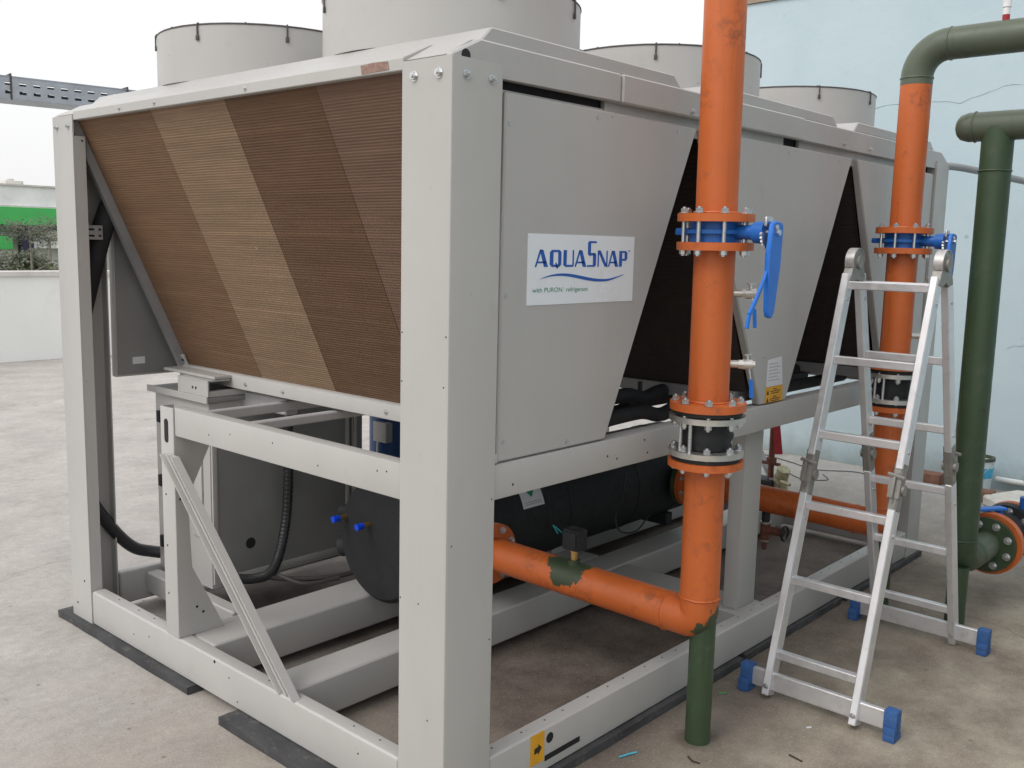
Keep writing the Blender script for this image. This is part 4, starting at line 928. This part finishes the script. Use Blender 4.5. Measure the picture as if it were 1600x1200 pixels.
# ------------------------------------------------------------------ cable tray
ct = thing('cable_tray', 'galvanised perforated cable tray running level to the machine roof edge', 'cable tray', (-.2, 3.2, 2.18))
A = Vector((-1.6, 3.36, 2.19)); Bv = Vector((.92, 3.00, 2.19)); dv = (Bv - A).normalized(); nv = Vector((-dv.y, dv.x, 0))
def slot_wall(off, name):
    """tray side with two rows of real oblong openings"""
    bm = new(); Ln = (Bv - A).length; pitch = .060; ns = int(Ln / pitch); hh = .095
    zs = [0, .022, .036, .060, .074, hh]
    for k in range(ns):
        u0, u1, u2, u3 = k*pitch, k*pitch + .015, k*pitch + .045, (k + 1)*pitch
        for i in range(5):
            for a, b_ in ((u0, u1), (u1, u2), (u2, u3)):
                if i in (1, 3) and a == u1: continue
                P = [A + nv*off + dv*uu + Vector((0, 0, zz)) for uu, zz in ((a, zs[i]), (b_, zs[i]), (b_, zs[i+1]), (a, zs[i+1]))]
                bm.faces.new([bm.verts.new(p) for p in P])
    bmesh.ops.remove_doubles(bm, verts=bm.verts, dist=1e-5)
    bmesh.ops.solidify(bm, geom=bm.faces[:], thickness=.002); return obj(name, bm, 'galvanised', ct)
slot_wall(-.10, 'tray_side'); slot_wall(.10, 'tray_side')
bm = new(); obox(bm, A, Bv, .198, .003); obox(bm, A + Vector((0, 0, .097)) - nv*.094, Bv + Vector((0, 0, .097)) - nv*.094, .016, .003); obj('tray_bottom', bm, 'galvanised', ct)
bm = new(); obox(bm, A + Vector((0, 0, .100)), Bv - dv*.05 + Vector((0, 0, .100)), .204, .002); obj('tray_cover', bm, 'galvanised', ct)
for u in (.35, 1.05, 1.78, 2.3):
    bm = new(); q = A + dv*u; obox(bm, q - nv*.105 + Vector((0, 0, -.004)), q - nv*.105 + Vector((0, 0, .106)), .008, .006); obox(bm, q - nv*.108 + Vector((0, 0, .108)), q + nv*.108 + Vector((0, 0, .108)), .006, .008); obj('cover_clip', bm, 'wire_dark', ct)
for u in (.25,):
    bm = new(); q = A + dv*u; obox(bm, (q.x, q.y, G), (q.x, q.y, 2.187), .04, .04); obj('tray_post', bm, 'galvanised', ct)
bm = new(); obox(bm, Bv + Vector((0, 0, .02)), (Bv.x, Bv.y - .55, 2.10), .10, .05); obj('tray_drop', bm, 'galvanised', ct)

# grey conduit behind the far post
bm = new(); tube(bm, smooth_path([(3.56, .05, 2.035), (3.75, -.02, 2.03), (4.3, -.18, 1.99), (5.49, -.42, 1.93)]), .019, 12)
tag(obj('grey_conduit', bm, 'coil_frame', None, (4.5, -.2, 1.98)), 'thin grey conduit from the far machine corner to the blue wall', 'conduit')

# ------------------------------------------------------------------ clutter by the wall
bk = thing('bucket', 'white paint bucket with blue label and dark rim against the blue wall', 'bucket', (5.30, .235, G))
bm = new(); cyl(bm, (5.30, .235, G), (5.30, .235, .20), .085, .10, seg=28, caps=True); obj('body', bm, 'bucket_white', bk)
bm = new(); cyl(bm, (5.30, .235, .085), (5.30, .235, .155), .0945, .0985, seg=28, caps=False); obj('label_band', bm, 'bucket_blue', bk)
bm = new(); ring(bm, (5.30, .235, .2005), (5.30, .235, .222), .088, .106, 28); obj('rim', bm, 'bucket_rim', bk)
bm = new(); tube(bm, smooth_path([(5.30, .340, .19), (5.21, .30, .13), (5.195, .235, .10), (5.21, .17, .13), (5.30, .130, .19)]), .003, 6); obj('handle', bm, 'zinc', bk)
def brick(a, b_, label):
    bm = new(); box(bm, a, b_, .006); return tag(obj('brick', bm, 'brick', None, ((a[0]+b_[0])/2, (a[1]+b_[1])/2, G)), label, 'brick')
brick((5.02, .06, G), (5.13, .30, .045), 'reddish brown brick lying in front of the white bucket')
brick((5.26, .47, G), (5.38, .72, .05), 'brown brick at the foot of the blue wall behind the ladder')
bm = new(); prism(bm, [(4.55, -.30), (4.98, .10), (5.30, -.02), (5.36, -.50), (4.80, -.72)], 'z', G, .035, .01)
tag(obj('mortar_block', bm, 'foam', None, (4.95, -.2, G)), 'rough pale mortar slab on the floor beside the green pipe flange', 'slab')
# red tagged valve rig
rv = thing('red_valve_stand', 'rusty valve stand with hanging red tag and brass gauge behind the machine', 'valve', (4.27, 1.22, G))
bm = new(); cyl(bm, (4.27, 1.245, G), (4.27, 1.245, .50), .020, seg=12); cyl(bm, (4.27, 1.245, .16), (4.27, 1.245, .20), .034, seg=12); cyl(bm, (4.27, 1.31, .16), (4.27, 1.18, .16), .012, seg=8); obj('pipe', bm, 'rusty_pipe', rv)
bm = new(); obox(bm, (4.25, 1.215, .43), (4.25, 1.185, .235), .055, .006, up=(1, 0, 0)); obj('tag', bm, 'red_tag', rv)
bm = new(); cyl(bm, (4.27, 1.17, .06), (4.25, 1.14, .14), .045, seg=16); cyl(bm, (4.27, 1.17, G), (4.27, 1.17, .06), .05, seg=16); cyl(bm, (4.22, 1.14, .065), (4.18, 1.06, .060), .012, seg=8); obj('gauge', bm, 'old_brass', rv)
bm = new(); box(bm, (4.20, 1.20, G), (4.34, 1.36, .055), .008); obj('base_block', bm, 'conduit', rv)
bm = new(); obox(bm, (4.45, 1.50, .30), (4.25, 1.20, .03), .05, .02, bev=.003); obj('stay', bm, 'coil_frame', rv)
def wire(pts, r, label, mat='wire_dark'):
    bm = new(); tube(bm, smooth_path(pts), r, 6); tag(obj('loose_wire', bm, mat, None, pts[0]), label, 'wire')
wire([(5.35, 1.95, G + .006), (5.2, 1.55, G + .006), (5.1, 1.3, G + .006), (5.25, 1.05, G + .006), (5.15, .8, G + .006), (5.3, .7, G + .006)], .0035, 'dark wire trailing along the foot of the blue wall')
wire([(4.9, 1.45, G + .005), (4.75, 1.25, G + .005), (4.85, 1.1, G + .005), (5.0, 1.2, G + .005)], .003, 'short curled wire lying on the floor near the red tag')
# litter
def litter(name, pts, r, mat, label, cat):
    bm = new(); tube(bm, pts, r, 5); tag(obj(name, bm, mat, None, pts[0]), label, cat)
litter('plastic_strip', [(.700, -.085, G + .004), (.74, -.098, G + .005), (.765, -.108, G + .004)], .0035, 'straw_blue', 'light blue plastic strip on the floor below the base rail', 'litter')
litter('plastic_strip', [(1.325, -.080, G + .004), (1.350, -.098, G + .004)], .003, 'plastic_green', 'pale green plastic strip beside the blue ladder foot', 'litter')
litter('plastic_strip', [(1.31, -.43, G + .003), (1.325, -.44, G + .003)], .003, 'paper_white', 'tiny white scrap on the floor under the ladder bar', 'litter')
litter('twig', [(.86, -.24, G + .003), (.845, -.265, G + .003), (.85, -.29, G + .003)], .003, 'twig', 'dark curved twig in front of the green support leg', 'twig')
litter('twig', [(1.10, -.47, G + .003), (1.09, -.52, G + .003)], .003, 'twig', 'straight dark twig on the soil in front of the ladder bar', 'twig')
litter('twig', [(1.75, .42, G + .003), (1.79, .44, G + .004)], .006, 'twig', 'dark chip of bark on the floor inside the machine frame', 'twig')
